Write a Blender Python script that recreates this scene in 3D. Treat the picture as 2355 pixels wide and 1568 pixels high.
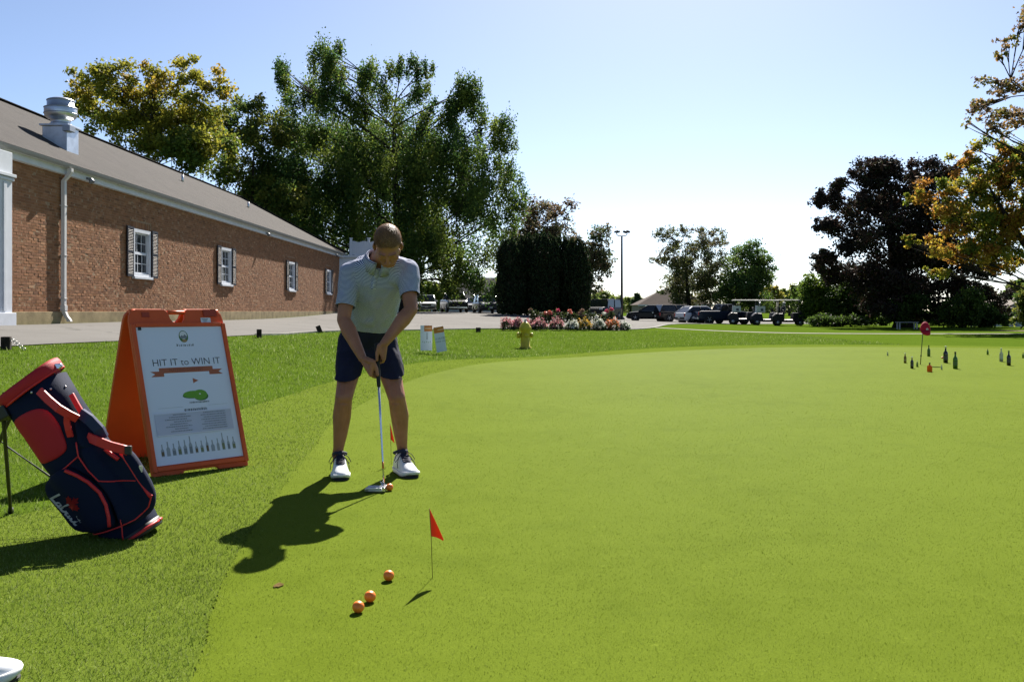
import bpy, bmesh, math, random
import numpy as np
from mathutils import Vector, Matrix, noise

random.seed(7)
RNG = np.random.default_rng(7)
for o in list(bpy.data.objects):
    bpy.data.objects.remove(o)
SC = bpy.context.scene
COL = SC.collection
R = math.radians

# ------------------------------------------------------------------ camera
CAM_H, FOC, CX, HY = 1.05, 2150.0, 1177.5, 715.0      # photo measures: 2355 px wide, horizon at 715
cd = bpy.data.cameras.new('camera')
cam = bpy.data.objects.new('camera', cd)
COL.objects.link(cam)
cam.location = (0, 0, CAM_H)
cam.rotation_euler = (R(90), 0, 0)
cd.sensor_width = 36.0
cd.lens = 36.0 * FOC / 2355.0
cd.shift_y = -(784.0 - HY) / 2355.0
cd.clip_start = 0.05
cd.clip_end = 3000
SC.camera = cam

# ------------------------------------------------------------------ sky and sun
SUN_AZ, SUN_EL = 11.0, 41.0          # degrees to the right of the view direction, above the horizon
wd = bpy.data.worlds.new('World')
SC.world = wd
wd.use_nodes = True
nt = wd.node_tree
nt.nodes.clear()
wo = nt.nodes.new('ShaderNodeOutputWorld')
bg = nt.nodes.new('ShaderNodeBackground')
sky = nt.nodes.new('ShaderNodeTexSky')
sky.sky_type = 'NISHITA'
sky.sun_disc = False
sky.sun_elevation = R(SUN_EL)
sky.sun_rotation = R(SUN_AZ)
sky.altitude = 100
sky.air_density = 0.6
sky.dust_density = 0.48
sky.ozone_density = 1.5
bg.inputs['Strength'].default_value = 0.053
nt.links.new(sky.outputs[0], bg.inputs['Color'])
nt.links.new(bg.outputs[0], wo.inputs['Surface'])
sd = bpy.data.lights.new('sun', 'SUN')
sd.energy = 5.0
sd.angle = R(0.53)
sd.color = (1.0, 0.94, 0.85)
sun = bpy.data.objects.new('sun', sd)
COL.objects.link(sun)
sdir = Vector((math.sin(R(SUN_AZ)) * math.cos(R(SUN_EL)), math.cos(R(SUN_AZ)) * math.cos(R(SUN_EL)), math.sin(R(SUN_EL))))
sun.rotation_euler = sdir.to_track_quat('Z', 'Y').to_euler()
sun.location = (30, 60, 60)

vs = SC.view_settings
vs.view_transform = 'Standard'
vs.look = 'None'
vs.exposure = 1.62
vs.gamma = 1.0
vs.use_curve_mapping = False
SC.render.engine = 'CYCLES'
SC.cycles.use_denoising = True
SC.cycles.max_bounces = 8
SC.cycles.transparent_max_bounces = 8


def P(px, py, D):
    """a point of the place at distance D, from where it shows in the photograph"""
    return Vector(((px - CX) * D / FOC, D, CAM_H + (HY - py) * D / FOC))


# ------------------------------------------------------------------ object helpers
def link(o, parent=None):
    COL.objects.link(o)
    if parent is not None:
        o.parent = parent
    return o


def tag(o, label=None, cat=None, group=None, kind=None):
    if label: o['label'] = label
    if cat: o['category'] = cat
    if group: o['group'] = group
    if kind: o['kind'] = kind
    return o


def thing(name, label, cat, loc=(0, 0, 0), rz=0.0, group=None):
    o = bpy.data.objects.new(name, None)
    o.empty_display_size = 0.2
    COL.objects.link(o)
    o.location = loc
    o.rotation_euler = (0, 0, rz)
    return tag(o, label, cat, group)


def copy_tree(o, parent=None):
    c = o.copy()
    COL.objects.link(c)
    c.parent = parent
    for ch in list(o.children):
        copy_tree(ch, c)
    return c


class G:
    """collects shapes, then links them as one mesh object"""
    def __init__(s):
        s.v, s.f, s.s, s.m = [], [], [], []

    def add(s, v, f, smooth=False, mi=0):
        b = len(s.v)
        s.v.extend([tuple(p) for p in v])
        for q in f:
            s.f.append(tuple(i + b for i in q))
            s.s.append(smooth)
            s.m.append(mi)
        return s

    def box(s, c, d, rot=None, mi=0):
        x, y, z = d[0] / 2, d[1] / 2, d[2] / 2
        v = [Vector(p) for p in ((-x, -y, -z), (x, -y, -z), (x, y, -z), (-x, y, -z), (-x, -y, z), (x, -y, z), (x, y, z), (-x, y, z))]
        if rot is not None:
            v = [rot @ p for p in v]
        c = Vector(c)
        v = [p + c for p in v]
        return s.add(v, [(0, 3, 2, 1), (4, 5, 6, 7), (0, 1, 5, 4), (1, 2, 6, 5), (2, 3, 7, 6), (3, 0, 4, 7)], False, mi)

    def hexa(s, v, mi=0):
        return s.add(v, [(0, 3, 2, 1), (4, 5, 6, 7), (0, 1, 5, 4), (1, 2, 6, 5), (2, 3, 7, 6), (3, 0, 4, 7)], False, mi)

    def loft(s, rings, cap=True, smooth=True, closed=True, mi=0):
        n = len(rings[0])
        v = [p for r in rings for p in r]
        f = []
        for i in range(len(rings) - 1):
            for j in range(n if closed else n - 1):
                k = (j + 1) % n
                f.append((i * n + j, i * n + k, (i + 1) * n + k, (i + 1) * n + j))
        s.add(v, f, smooth, mi)
        if cap and closed:
            b = len(s.v) - len(v)
            s.f.append(tuple(b + j for j in reversed(range(n)))); s.s.append(False); s.m.append(mi)
            s.f.append(tuple(b + (len(rings) - 1) * n + j for j in range(n))); s.s.append(False); s.m.append(mi)
        return s

    def tube(s, pts, rad, n=8, cap=True, mi=0, flat=1.0, smooth=True):
        pts = [Vector(p) for p in pts]
        if not hasattr(rad, '__len__'):
            rad = [rad] * len(pts)
        rings = []
        up = None
        for i, p in enumerate(pts):
            t = (pts[min(i + 1, len(pts) - 1)] - pts[max(i - 1, 0)])
            t = t.normalized() if t.length > 1e-9 else Vector((0, 0, 1))
            if up is None:
                up = Vector((0, 0, 1)) if abs(t.z) < 0.9 else Vector((0, 1, 0))
            a = t.cross(up)
            a = a.normalized() if a.length > 1e-6 else t.orthogonal().normalized()
            b = a.cross(t).normalized()
            up = b
            rings.append([p + (a * math.cos(2 * math.pi * k / n) + b * (math.sin(2 * math.pi * k / n) * flat)) * rad[i] for k in range(n)])
        return s.loft(rings, cap, smooth, True, mi)

    def cyl(s, p0, p1, r0, r1=None, n=12, mi=0, smooth=True):
        return s.tube([p0, p1], [r0, r0 if r1 is None else r1], n, True, mi, 1.0, smooth)

    def lathe(s, prof, n=16, M=None, mi=0, smooth=True):
        M = M or Matrix.Identity(4)
        rings = [[M @ Vector((r * math.cos(2 * math.pi * k / n), r * math.sin(2 * math.pi * k / n), z)) for k in range(n)] for r, z in prof]
        return s.loft(rings, True, smooth, True, mi)

    def ell(s, c, r, rot=None, nu=14, nv=9, mi=0):
        c = Vector(c)
        v = [Vector((0, 0, -r[2]))]
        for i in range(1, nv):
            t = -math.pi / 2 + math.pi * i / nv
            for j in range(nu):
                a = 2 * math.pi * j / nu
                v.append(Vector((r[0] * math.cos(t) * math.cos(a), r[1] * math.cos(t) * math.sin(a), r[2] * math.sin(t))))
        v.append(Vector((0, 0, r[2])))
        if rot is not None:
            v = [rot @ p for p in v]
        v = [p + c for p in v]
        f = []
        for j in range(nu):
            f.append((0, 1 + (j + 1) % nu, 1 + j))
            for i in range(nv - 2):
                a = 1 + i * nu
                f.append((a + j, a + (j + 1) % nu, a + nu + (j + 1) % nu, a + nu + j))
            f.append((len(v) - 1, 1 + (nv - 2) * nu + j, 1 + (nv - 2) * nu + (j + 1) % nu))
        return s.add(v, f, True, mi)

    def limb(s, p0, r0, p1, r1, n=14):
        """a tapered capsule"""
        p0, p1 = Vector(p0), Vector(p1)
        s.tube([p0, p1], [r0, r1], n)
        s.ell(p0, (r0, r0, r0), None, n, 8)
        s.ell(p1, (r1, r1, r1), None, n, 8)
        return s

    def prism(s, poly, M, d, mi=0, smooth=False):
        """a 2-D outline in the xy plane of M, extruded by d along its z"""
        n = len(poly)
        v = [M @ Vector((x, y, 0)) for x, y in poly] + [M @ Vector((x, y, d)) for x, y in poly]
        f = [tuple(reversed(range(n))), tuple(range(n, 2 * n))] + [(i, (i + 1) % n, n + (i + 1) % n, n + i) for i in range(n)]
        return s.add(v, f, smooth, mi)

    def mesh(s, name):
        me = bpy.data.meshes.new(name)
        me.from_pydata(s.v, [], s.f)
        me.polygons.foreach_set('use_smooth', s.s)
        me.polygons.foreach_set('material_index', s.m)
        me.update()
        return me

    def build(s, name, mat, parent=None, bevel=0.0, shift=None):
        if shift is not None:
            sh = Vector(shift)
            s.v = [tuple(Vector(p) - sh) for p in s.v]
        me = s.mesh(name)
        for m in (mat if isinstance(mat, (list, tuple)) else [mat]):
            me.materials.append(m)
        bm = bmesh.new()
        bm.from_mesh(me)
        bmesh.ops.recalc_face_normals(bm, faces=bm.faces)
        if bevel > 0:
            bmesh.ops.bevel(bm, geom=[e for e in bm.edges if len(e.link_faces) == 2 and e.calc_face_angle(0) > 0.6], offset=bevel, segments=2, affect='EDGES', profile=0.6)
        bm.to_mesh(me)
        bm.free()
        return link(bpy.data.objects.new(name, me), parent)


def np_mesh(name, V, F, mat, parent=None, tint=None, smooth=False):
    """one mesh object out of numpy arrays (every face has as many corners as F has columns)"""
    me = bpy.data.meshes.new(name)
    V = np.ascontiguousarray(V, dtype=np.float32)
    F = np.ascontiguousarray(F, dtype=np.int32)
    n, k = F.shape
    me.vertices.add(len(V))
    me.vertices.foreach_set('co', V.ravel())
    me.loops.add(n * k)
    me.loops.foreach_set('vertex_index', F.ravel())
    me.polygons.add(n)
    me.polygons.foreach_set('loop_start', np.arange(0, n * k, k, dtype=np.int32))
    me.polygons.foreach_set('loop_total', np.full(n, k, dtype=np.int32))
    me.polygons.foreach_set('use_smooth', np.full(n, bool(smooth)))
    if tint is not None:
        a = me.attributes.new('tint', 'FLOAT_COLOR', 'POINT')
        c = np.ones((len(V), 4), dtype=np.float32)
        c[:, :3] = tint
        a.data.foreach_set('color', c.ravel())
    me.update(calc_edges=True)
    me.materials.append(mat)
    return link(bpy.data.objects.new(name, me), parent)


# ------------------------------------------------------------------ material helpers
MATS = {}


def nodes_of(name):
    m = bpy.data.materials.new(name)
    m.use_nodes = True
    t = m.node_tree
    return m, t, t.nodes['Principled BSDF']


def sock(b, *names):
    for n in names:
        if n in b.inputs:
            return b.inputs[n]


def ramp_mix(t, fac, a, b):
    mx = t.nodes.new('ShaderNodeMix')
    mx.data_type = 'RGBA'
    for i, c in ((6, a), (7, b)):
        if isinstance(c, (tuple, list)):
            mx.inputs[i].default_value = (*c[:3], 1)
        else:
            t.links.new(c, mx.inputs[i])
    if isinstance(fac, float):
        mx.inputs[0].default_value = fac
    else:
        t.links.new(fac, mx.inputs[0])
    return mx.outputs[2]


def noise_fac(t, scale, detail=3.0, lo=0.35, hi=0.65, vec=None, rough=0.55):
    nz = t.nodes.new('ShaderNodeTexNoise')
    nz.inputs['Scale'].default_value = scale
    nz.inputs['Detail'].default_value = detail
    nz.inputs['Roughness'].default_value = rough
    if vec is None:
        tc = t.nodes.new('ShaderNodeTexCoord')
        vec = tc.outputs['Object']
    t.links.new(vec, nz.inputs['Vector'])
    mr = t.nodes.new('ShaderNodeMapRange')
    mr.inputs[1].default_value = lo
    mr.inputs[2].default_value = hi
    t.links.new(nz.outputs[0], mr.inputs[0])
    return mr.outputs[0], nz.outputs[0]


def mat(name, col, rough=0.6, metal=0.0, spec=0.5, var=0.0, vs_=6.0, bump=0.0, bs=60.0, col2=None, trans=0.0, alpha=1.0, coat=0.0, ior=1.45, emit=0.0, attr=False, transl=0.0):
    if name in MATS:
        return MATS[name]
    m, t, b = nodes_of(name)
    b.inputs['Base Color'].default_value = (*col, 1)
    b.inputs['Roughness'].default_value = rough
    b.inputs['Metallic'].default_value = metal
    sock(b, 'Specular IOR Level', 'Specular').default_value = spec
    b.inputs['IOR'].default_value = ior
    if coat:
        sock(b, 'Coat Weight').default_value = coat
    if trans:
        sock(b, 'Transmission Weight').default_value = trans
    c = None
    if attr:
        at = t.nodes.new('ShaderNodeAttribute')
        at.attribute_name = 'tint'
        c = at.outputs['Color']
        t.links.new(c, b.inputs['Base Color'])
    if var:
        f, _ = noise_fac(t, vs_, 4.0)
        base = c if c is not None else tuple(max(0, x * (1 - var)) for x in col)
        top = col2 if col2 else tuple(min(1, x * (1 + var)) for x in col)
        c = ramp_mix(t, f, base, top)
        t.links.new(c, b.inputs['Base Color'])
    if bump:
        _, raw = noise_fac(t, bs, 5.0)
        bp = t.nodes.new('ShaderNodeBump')
        bp.inputs['Strength'].default_value = bump
        bp.inputs['Distance'].default_value = 0.01
        t.links.new(raw, bp.inputs['Height'])
        t.links.new(bp.outputs[0], b.inputs['Normal'])
    if transl:
        tr = t.nodes.new('ShaderNodeBsdfTranslucent')
        if c is not None:
            t.links.new(c, tr.inputs['Color'])
        else:
            tr.inputs['Color'].default_value = (*col, 1)
        ms = t.nodes.new('ShaderNodeMixShader')
        ms.inputs[0].default_value = transl
        t.links.new(b.outputs[0], ms.inputs[1])
        t.links.new(tr.outputs[0], ms.inputs[2])
        t.links.new(ms.outputs[0], t.nodes['Material Output'].inputs['Surface'])
    MATS[name] = m
    return m


# ------------------------------------------------------------------ lie of the land
CTRL = [(0, 0, 0), (8, 0, 0), (20, 0, 0), (0, 8, 0), (8, 8, 0), (20, 10, 0), (-1, 5, 0), (-2.4, 5, 0), (-1.5, 12, 0), (3, 18, 0), (10, 18, 0), (20, 20, 0),
        (10, 27, 0), (20, 30, 0), (-2.3, 8, 0), (-2.7, 10, .02), (-2.2, 3, 0), (-2.2, 0, 0), (-7, 12.9, .558), (-7.3, 0, .5), (-5.68, 21, .513), (-5, 26.5, .47), (-1.33, 37, .33),
        (.365, 25.7, .04), (-2, 22, .09), (4.8, 38, .2), (-10.9, 20.8, .73), (-10.9, 53.6, .87), (-10.9, 0, .7), (-8, 91, .92), (-2.4, 91, .9),
        (2, 60, .72), (10, 86, .25), (10, 62, .18), (14, 86, .17), (20, 72, -.05), (17.5, 72, 0), (30, 61, 0), (20, 43, 0), (12, 43, .02), (40, 45, 0),
        (60, 80, -.7), (58, 105, -1.3), (72, 112, -1.3), (48, 84, -.5), (34, 112, -.1), (-40, 30, .9), (-40, 90, 1), (0, 130, .6), (30, 140, .1), (-40, -10, .6), (40, -10, 0), (-4.6, 6, .2), (-4.6, 10, .25), (6, -8, 0)]
_c = np.array(CTRL, dtype=float)


def _k(r2):
    return 0.5 * r2 * np.log(np.maximum(r2, 1e-9))


_n = len(_c)
_A = np.zeros((_n + 3, _n + 3))
_A[:_n, :_n] = _k(((_c[:, None, :2] - _c[None, :, :2]) ** 2).sum(-1)) + np.eye(_n) * 2.0
_A[:_n, _n] = 1
_A[:_n, _n + 1:] = _c[:, :2]
_A[_n, :_n] = 1
_A[_n + 1:, :_n] = _c[:, :2].T
_w = np.linalg.solve(_A, np.concatenate([_c[:, 2], np.zeros(3)]))


def HH(x, y):
    x = np.atleast_1d(np.asarray(x, dtype=float)); y = np.atleast_1d(np.asarray(y, dtype=float))
    out = np.empty(x.shape)
    xf, yf, of = x.ravel(), y.ravel(), np.empty(x.size)
    for i in range(0, x.size, 20000):
        a, b = xf[i:i + 20000], yf[i:i + 20000]
        ac, bc = np.clip(a, -45, 70), np.clip(b, -12, 145)
        r2 = (ac[:, None] - _c[None, :, 0]) ** 2 + (bc[:, None] - _c[None, :, 1]) ** 2
        z = _k(r2) @ _w[:_n] + _w[_n] + _w[_n + 1] * ac + _w[_n + 2] * bc
        far = np.clip((np.hypot(a - ac, b - bc)) / 60.0, 0, 1)
        of[i:i + 20000] = z * (1 - far) + 0.35 * far
    return of.reshape(x.shape)


def H(x, y):
    return float(HH(x, y)[0])


def on(x, y, dz=0.0):
    return Vector((x, y, H(x, y) + dz))


def ground_at(px, py):
    """where the ground shows at this spot of the photograph"""
    last = 2.0
    for i in range(900):
        D = 2.0 * 1.006 ** i
        p = P(px, py, D)
        if p.z < H(p.x, p.y):
            lo, hi = last, D
            for _ in range(20):
                m = (lo + hi) / 2
                q = P(px, py, m)
                if q.z < H(q.x, q.y): hi = m
                else: lo = m
            return P(px, py, hi)
        last = D
    return P(px, py, 200)
# ------------------------------------------------------------------ the setting: lawn, fringe, putting green, driveway, kerb, path
def lawn_material(name, c_dark, c_mid, c_light, fine, bump, stripe=False):
    m, t, b = nodes_of(name)
    tc = t.nodes.new('ShaderNodeTexCoord')
    big, _ = noise_fac(t, 0.55, 4.0, 0.33, 0.67, tc.outputs['Object'])
    mid, _ = noise_fac(t, 4.5, 5.0, 0.32, 0.68, tc.outputs['Object'], 0.6)
    fin, fraw = noise_fac(t, fine, 4.0, 0.3, 0.7, tc.outputs['Object'], 0.65)
    c1 = ramp_mix(t, big, tuple(x * .84 for x in c_mid), tuple(x * 0.7 + y * 0.3 for x, y in zip(c_mid, c_light)))
    c2 = ramp_mix(t, mid, c1, tuple(x * 0.6 + y * 0.4 for x, y in zip(c_mid, c_light)))
    dk = t.nodes.new('ShaderNodeMath'); dk.operation = 'MULTIPLY'; dk.inputs[1].default_value = 0.62
    t.links.new(fin, dk.inputs[0])
    c3 = ramp_mix(t, dk.outputs[0], c2, c_dark)
    if stripe:
        spk, _ = noise_fac(t, 33.0, 3.0, 0.66, 0.74, tc.outputs['Object'])
        sm = t.nodes.new('ShaderNodeMath'); sm.operation = 'MULTIPLY'; sm.inputs[1].default_value = 0.35
        t.links.new(spk, sm.inputs[0])
        c3 = ramp_mix(t, sm.outputs[0], c3, tuple(min(1, x * 1.35) for x in c_light))
        wav, _ = noise_fac(t, 1.7, 2.0, 0.62, 0.7, tc.outputs['Object'])
        wm = t.nodes.new('ShaderNodeMath'); wm.operation = 'MULTIPLY'; wm.inputs[1].default_value = 0.22
        t.links.new(wav, wm.inputs[0])
        c3 = ramp_mix(t, wm.outputs[0], c3, c_dark)
    t.links.new(c3, b.inputs['Base Color'])
    b.inputs['Roughness'].default_value = 0.6 if stripe else 0.75
    sock(b, 'Specular IOR Level').default_value = 0.003 if stripe else 0.0
    bp = t.nodes.new('ShaderNodeBump')
    bp.inputs['Strength'].default_value = bump
    bp.inputs['Distance'].default_value = 0.008
    t.links.new(fraw, bp.inputs['Height'])
    t.links.new(bp.outputs[0], b.inputs['Normal'])
    return m


M_LAWN = lawn_material('lawn_grass', (.022, .038, .004), (.066, .112, .010), (.094, .138, .018), 55.0, 0.9)
M_FRINGE = lawn_material('fringe_grass', (.05, .075, .009), (.098, .138, .017), (.122, .158, .028), 150.0, 0.7)
M_GREEN = lawn_material('putting_green_grass', (.054, .082, .007), (.100, .138, .010), (.124, .161, .019), 210.0, 0.55, True)


def spread(a, b, fine, grow, lo, hi):
    out = list(np.arange(a, b + 1e-6, fine))
    s = fine
    x = b
    while x < hi:
        s *= grow; x += s; out.append(x)
    s = fine; x = a
    while x > lo:
        s *= grow; x -= s; out.insert(0, x)
    return np.array(out)


gx = spread(-16, 34, 0.5, 1.22, -900, 900)
gy = spread(-4, 70, 0.5, 1.18, -60, 2200)
GXX, GYY = np.meshgrid(gx, gy)
GZ = HH(GXX, GYY)
gv = np.stack([GXX.ravel(), GYY.ravel(), GZ.ravel()], 1)
nx, ny = len(gx), len(gy)
ii = (np.arange(ny - 1)[:, None] * nx + np.arange(nx - 1)[None, :]).ravel()
ground = np_mesh('ground', gv, np.stack([ii, ii + 1, ii + nx + 1, ii + nx], 1), M_LAWN, smooth=True)
tag(ground, kind='structure')


def smooth_loop(pts, per=8):
    n = len(pts)
    out = []
    for i in range(n):
        p0, p1, p2, p3 = [np.array(pts[(i + k) % n], float) for k in (-1, 0, 1, 2)]
        for k in range(per):
            u = k / per
            out.append(0.5 * ((2 * p1) + (-p0 + p2) * u + (2 * p0 - 5 * p1 + 4 * p2 - p3) * u * u + (-p0 + 3 * p1 - 3 * p2 + p3) * u ** 3))
    return np.array(out)


GC = np.array([9.0, 12.0])
GREEN = smooth_loop([(-.92, 2.65), (-1.06, 3.3), (-1.2, 4.1), (-1.40, 5.9), (-1.52, 7.2), (-1.68, 8.7), (-1.66, 11.3), (-1.2, 14.75), (.2, 19.3), (3.01, 23.8), (6.46, 26.5), (10.28, 27.1), (14.05, 25.8),
                     (19, 22), (22, 15), (21, 6), (16, 0), (8, -4), (1, -3), (-.5, 0)], 60)
GREEN = GC + (GREEN - GC) * (1 + RNG.normal(0, .00035, (len(GREEN), 1)))
FRINGE = smooth_loop([(-3.6, 1.4), (-4.4, 2.8), (-3.7, 3.9), (-2.55, 4.6), (-2.42, 6.0), (-2.7, 8.0), (-2.78, 9.6), (-2.62, 11.2), (-2.42, 12.8), (-1.5, 17.2), (.22, 21.1), (3.1, 25.6), (6.46, 28.1), (10.5, 28.7), (14.9, 27.3),
                      (20.4, 23), (23.5, 15), (22.3, 5.5), (17, -1.5), (8, -6), (0, -5), (-2.6, -1)])


def polar(loop):
    d = loop - GC
    a = np.arctan2(d[:, 1], d[:, 0]); r = np.hypot(d[:, 0], d[:, 1])
    o = np.argsort(a)
    a, r = a[o], r[o]
    a = np.concatenate([a - 2 * np.pi, a, a + 2 * np.pi]); r = np.concatenate([r, r, r])
    return lambda x, y: np.interp(np.arctan2(y - GC[1], x - GC[0]), a, r) - np.hypot(x - GC[0], y - GC[1])


in_green, in_fringe = polar(GREEN), polar(FRINGE)      # distance inside the edge, negative outside


def star_sheet(name, loop, m, dz, rings=34):
    V, F = [], []
    n = len(loop)
    for k in range(rings):
        s = 1 - (k / rings) ** 1.15
        q = GC + (loop - GC) * s
        V.append(np.column_stack([q, HH(q[:, 0], q[:, 1]) + dz]))
    V = np.concatenate(V + [np.array([[GC[0], GC[1], H(*GC) + dz]])])
    for k in range(rings - 1):
        for j in range(n):
            a, b = k * n + j, k * n + (j + 1) % n
            F.append((a, b, b + n, a + n))
    for j in range(n):
        F.append(((rings - 1) * n + j, (rings - 1) * n + (j + 1) % n, len(V) - 1, len(V) - 1))
    me = bpy.data.meshes.new(name)
    me.from_pydata([tuple(p) for p in V], [], [f if f[2] != f[3] else f[:3] for f in F])
    me.polygons.foreach_set('use_smooth', [True] * len(me.polygons))
    bm = bmesh.new(); bm.from_mesh(me); bmesh.ops.recalc_face_normals(bm, faces=bm.faces)
    if bm.faces[0].normal.z < 0: bmesh.ops.reverse_faces(bm, faces=bm.faces)
    bm.to_mesh(me); bm.free()
    me.materials.append(m)
    return tag(link(bpy.data.objects.new(name, me)), kind='structure')


star_sheet('fringe_turf', FRINGE, M_FRINGE, 0.004)
star_sheet('putting_green', GREEN, M_GREEN, 0.009)


def ribbon(name, st, m, dz, per=10, across=14, kerb=0.0):
    """a sheet between two edge lines that follows the land"""
    rows = []
    for i in range(len(st) - 1):
        q = [st[max(i - 1, 0)], st[i], st[i + 1], st[min(i + 2, len(st) - 1)]]
        for k in range(per + (1 if i == len(st) - 2 else 0)):
            u = k / per
            r = []
            for e in (0, 1):
                p0, p1, p2, p3 = [np.array(s[e], float) for s in q]
                r.append(0.5 * ((2 * p1) + (-p0 + p2) * u + (2 * p0 - 5 * p1 + 4 * p2 - p3) * u * u + (-p0 + 3 * p1 - 3 * p2 + p3) * u ** 3))
            rows.append([r[0] + (r[1] - r[0]) * j / across for j in range(across + 1)])
    q = np.array(rows)
    z = HH(q[..., 0], q[..., 1]) + dz
    V = np.concatenate([q, z[..., None]], -1).reshape(-1, 3)
    w = across + 1
    ii = (np.arange(len(rows) - 1)[:, None] * w + np.arange(across)[None, :]).ravel()
    F = np.stack([ii, ii + 1, ii + w + 1, ii + w], 1)
    o = np_mesh(name, V, F, m, smooth=True)
    bm = bmesh.new(); bm.from_mesh(o.data); bmesh.ops.recalc_face_normals(bm, faces=bm.faces)
    bm.faces.ensure_lookup_table()
    if bm.faces[0].normal.z < 0: bmesh.ops.reverse_faces(bm, faces=bm.faces)
    bm.to_mesh(o.data); bm.free()
    return tag(o, kind='structure'), q


def road_material():
    m, t, b = nodes_of('driveway_asphalt')
    tc = t.nodes.new('ShaderNodeTexCoord')
    big, _ = noise_fac(t, 0.35, 4.0, 0.35, 0.65, tc.outputs['Object'])
    fin, raw = noise_fac(t, 40.0, 4.0, 0.3, 0.7, tc.outputs['Object'])
    c = ramp_mix(t, big, (.105, .100, .093), (.128, .122, .114))
    fm = t.nodes.new('ShaderNodeMath'); fm.operation = 'MULTIPLY'; fm.inputs[1].default_value = 0.3
    t.links.new(fin, fm.inputs[0])
    c = ramp_mix(t, fm.outputs[0], c, (.075, .072, .068))
    vo = t.nodes.new('ShaderNodeTexVoronoi')
    vo.feature = 'DISTANCE_TO_EDGE'
    vo.inputs['Scale'].default_value = 0.28
    wz = t.nodes.new('ShaderNodeTexNoise'); wz.inputs['Scale'].default_value = 1.2
    t.links.new(tc.outputs['Object'], wz.inputs['Vector'])
    ad = t.nodes.new('ShaderNodeVectorMath'); ad.operation = 'ADD'
    t.links.new(tc.outputs['Object'], ad.inputs[0]); t.links.new(wz.outputs['Color'], ad.inputs[1])
    t.links.new(ad.outputs[0], vo.inputs['Vector'])
    mr = t.nodes.new('ShaderNodeMapRange'); mr.inputs[1].default_value = 0.0; mr.inputs[2].default_value = 0.012; mr.inputs[3].default_value = 0.75; mr.inputs[4].default_value = 0.0
    t.links.new(vo.outputs['Distance'], mr.inputs[0])
    c = ramp_mix(t, mr.outputs[0], c, (.045, .043, .04))
    t.links.new(c, b.inputs['Base Color'])
    b.inputs['Roughness'].default_value = 0.95
    sock(b, 'Specular IOR Level').default_value = 0.088
    bp = t.nodes.new('ShaderNodeBump'); bp.inputs['Strength'].default_value = 0.4; bp.inputs['Distance'].default_value = 0.006
    t.links.new(raw, bp.inputs['Height']); t.links.new(bp.outputs[0], b.inputs['Normal'])
    return m


ROAD_ST = [((-7.4, -8), (-10.75, -8)), ((-7.3, 4), (-10.75, 4)), ((-7.0, 12.9), (-10.75, 12.9)), ((-5.7, 21), (-10.75, 24)), ((-5.0, 26.5), (-10.7, 34)), ((-1.33, 37), (-10.6, 57)),
           ((5, 41), (-13, 98)), ((9.3, 55), (-2, 101)), ((13, 68), (8, 102)), ((26, 82), (24, 104)), ((40, 86), (40, 106))]
M_ROAD = road_material()
road, road_rows = ribbon('driveway', ROAD_ST, M_ROAD, 0.014, 10, 22)
M_KERB = mat('kerb_concrete', (.25, .24, .215), 0.95, spec=.1, var=0.2, vs_=3.0, bump=0.3, bs=30)
ke = [r[0] for r in road_rows]


def kerb(name, pts, w, h):
    pts = [np.array(p) for p in pts]
    g = G()
    rings = []
    for i, p in enumerate(pts):
        t = pts[min(i + 1, len(pts) - 1)] - pts[max(i - 1, 0)]
        t = t / np.linalg.norm(t)
        nrm = np.array([t[1], -t[0]])
        z = H(*p)
        a, b = p - nrm * w / 2, p + nrm * w / 2
        rings.append([(a[0], a[1], z - .05), (a[0], a[1], z + h), (b[0], b[1], z + h), (b[0], b[1], z - .05)])
    g.loft(rings, True, False)
    return tag(g.build(name, M_KERB), kind='structure')


kerb('kerb', ke[30:82], 0.16, 0.035)
PATH_PTS = [(6.0, 47.5), (10, 44.5), (16, 43.2), (22, 42.6), (28, 41.6), (33, 39.0), (40, 36)]
M_PATH = mat('path_concrete', (.2, .19, .16), 0.95, spec=.1, var=0.15, vs_=1.5)
ribbon('path', [((x, y - .55), (x, y + .55)) for x, y in PATH_PTS], M_PATH, 0.012, 8, 3)
M_BARE = mat('bare_soil', (.12, .06, .035), 0.95, var=0.3, vs_=2.0)
ribbon('bare_soil', [((x, y - 1.1 * k), (x, y + 1.1 * k)) for x, y, k in ((24.6, 49, .1), (25.8, 48.6, .8), (27.4, 48.3, 1), (29, 48.2, .1))], M_BARE, 0.016, 6, 3)


# ------------------------------------------------------------------ grass blades near the camera
M_BLADE = mat('grass_blade', (.1, .16, .02), 0.65, spec=0.12, attr=True, transl=0.4)


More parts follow.
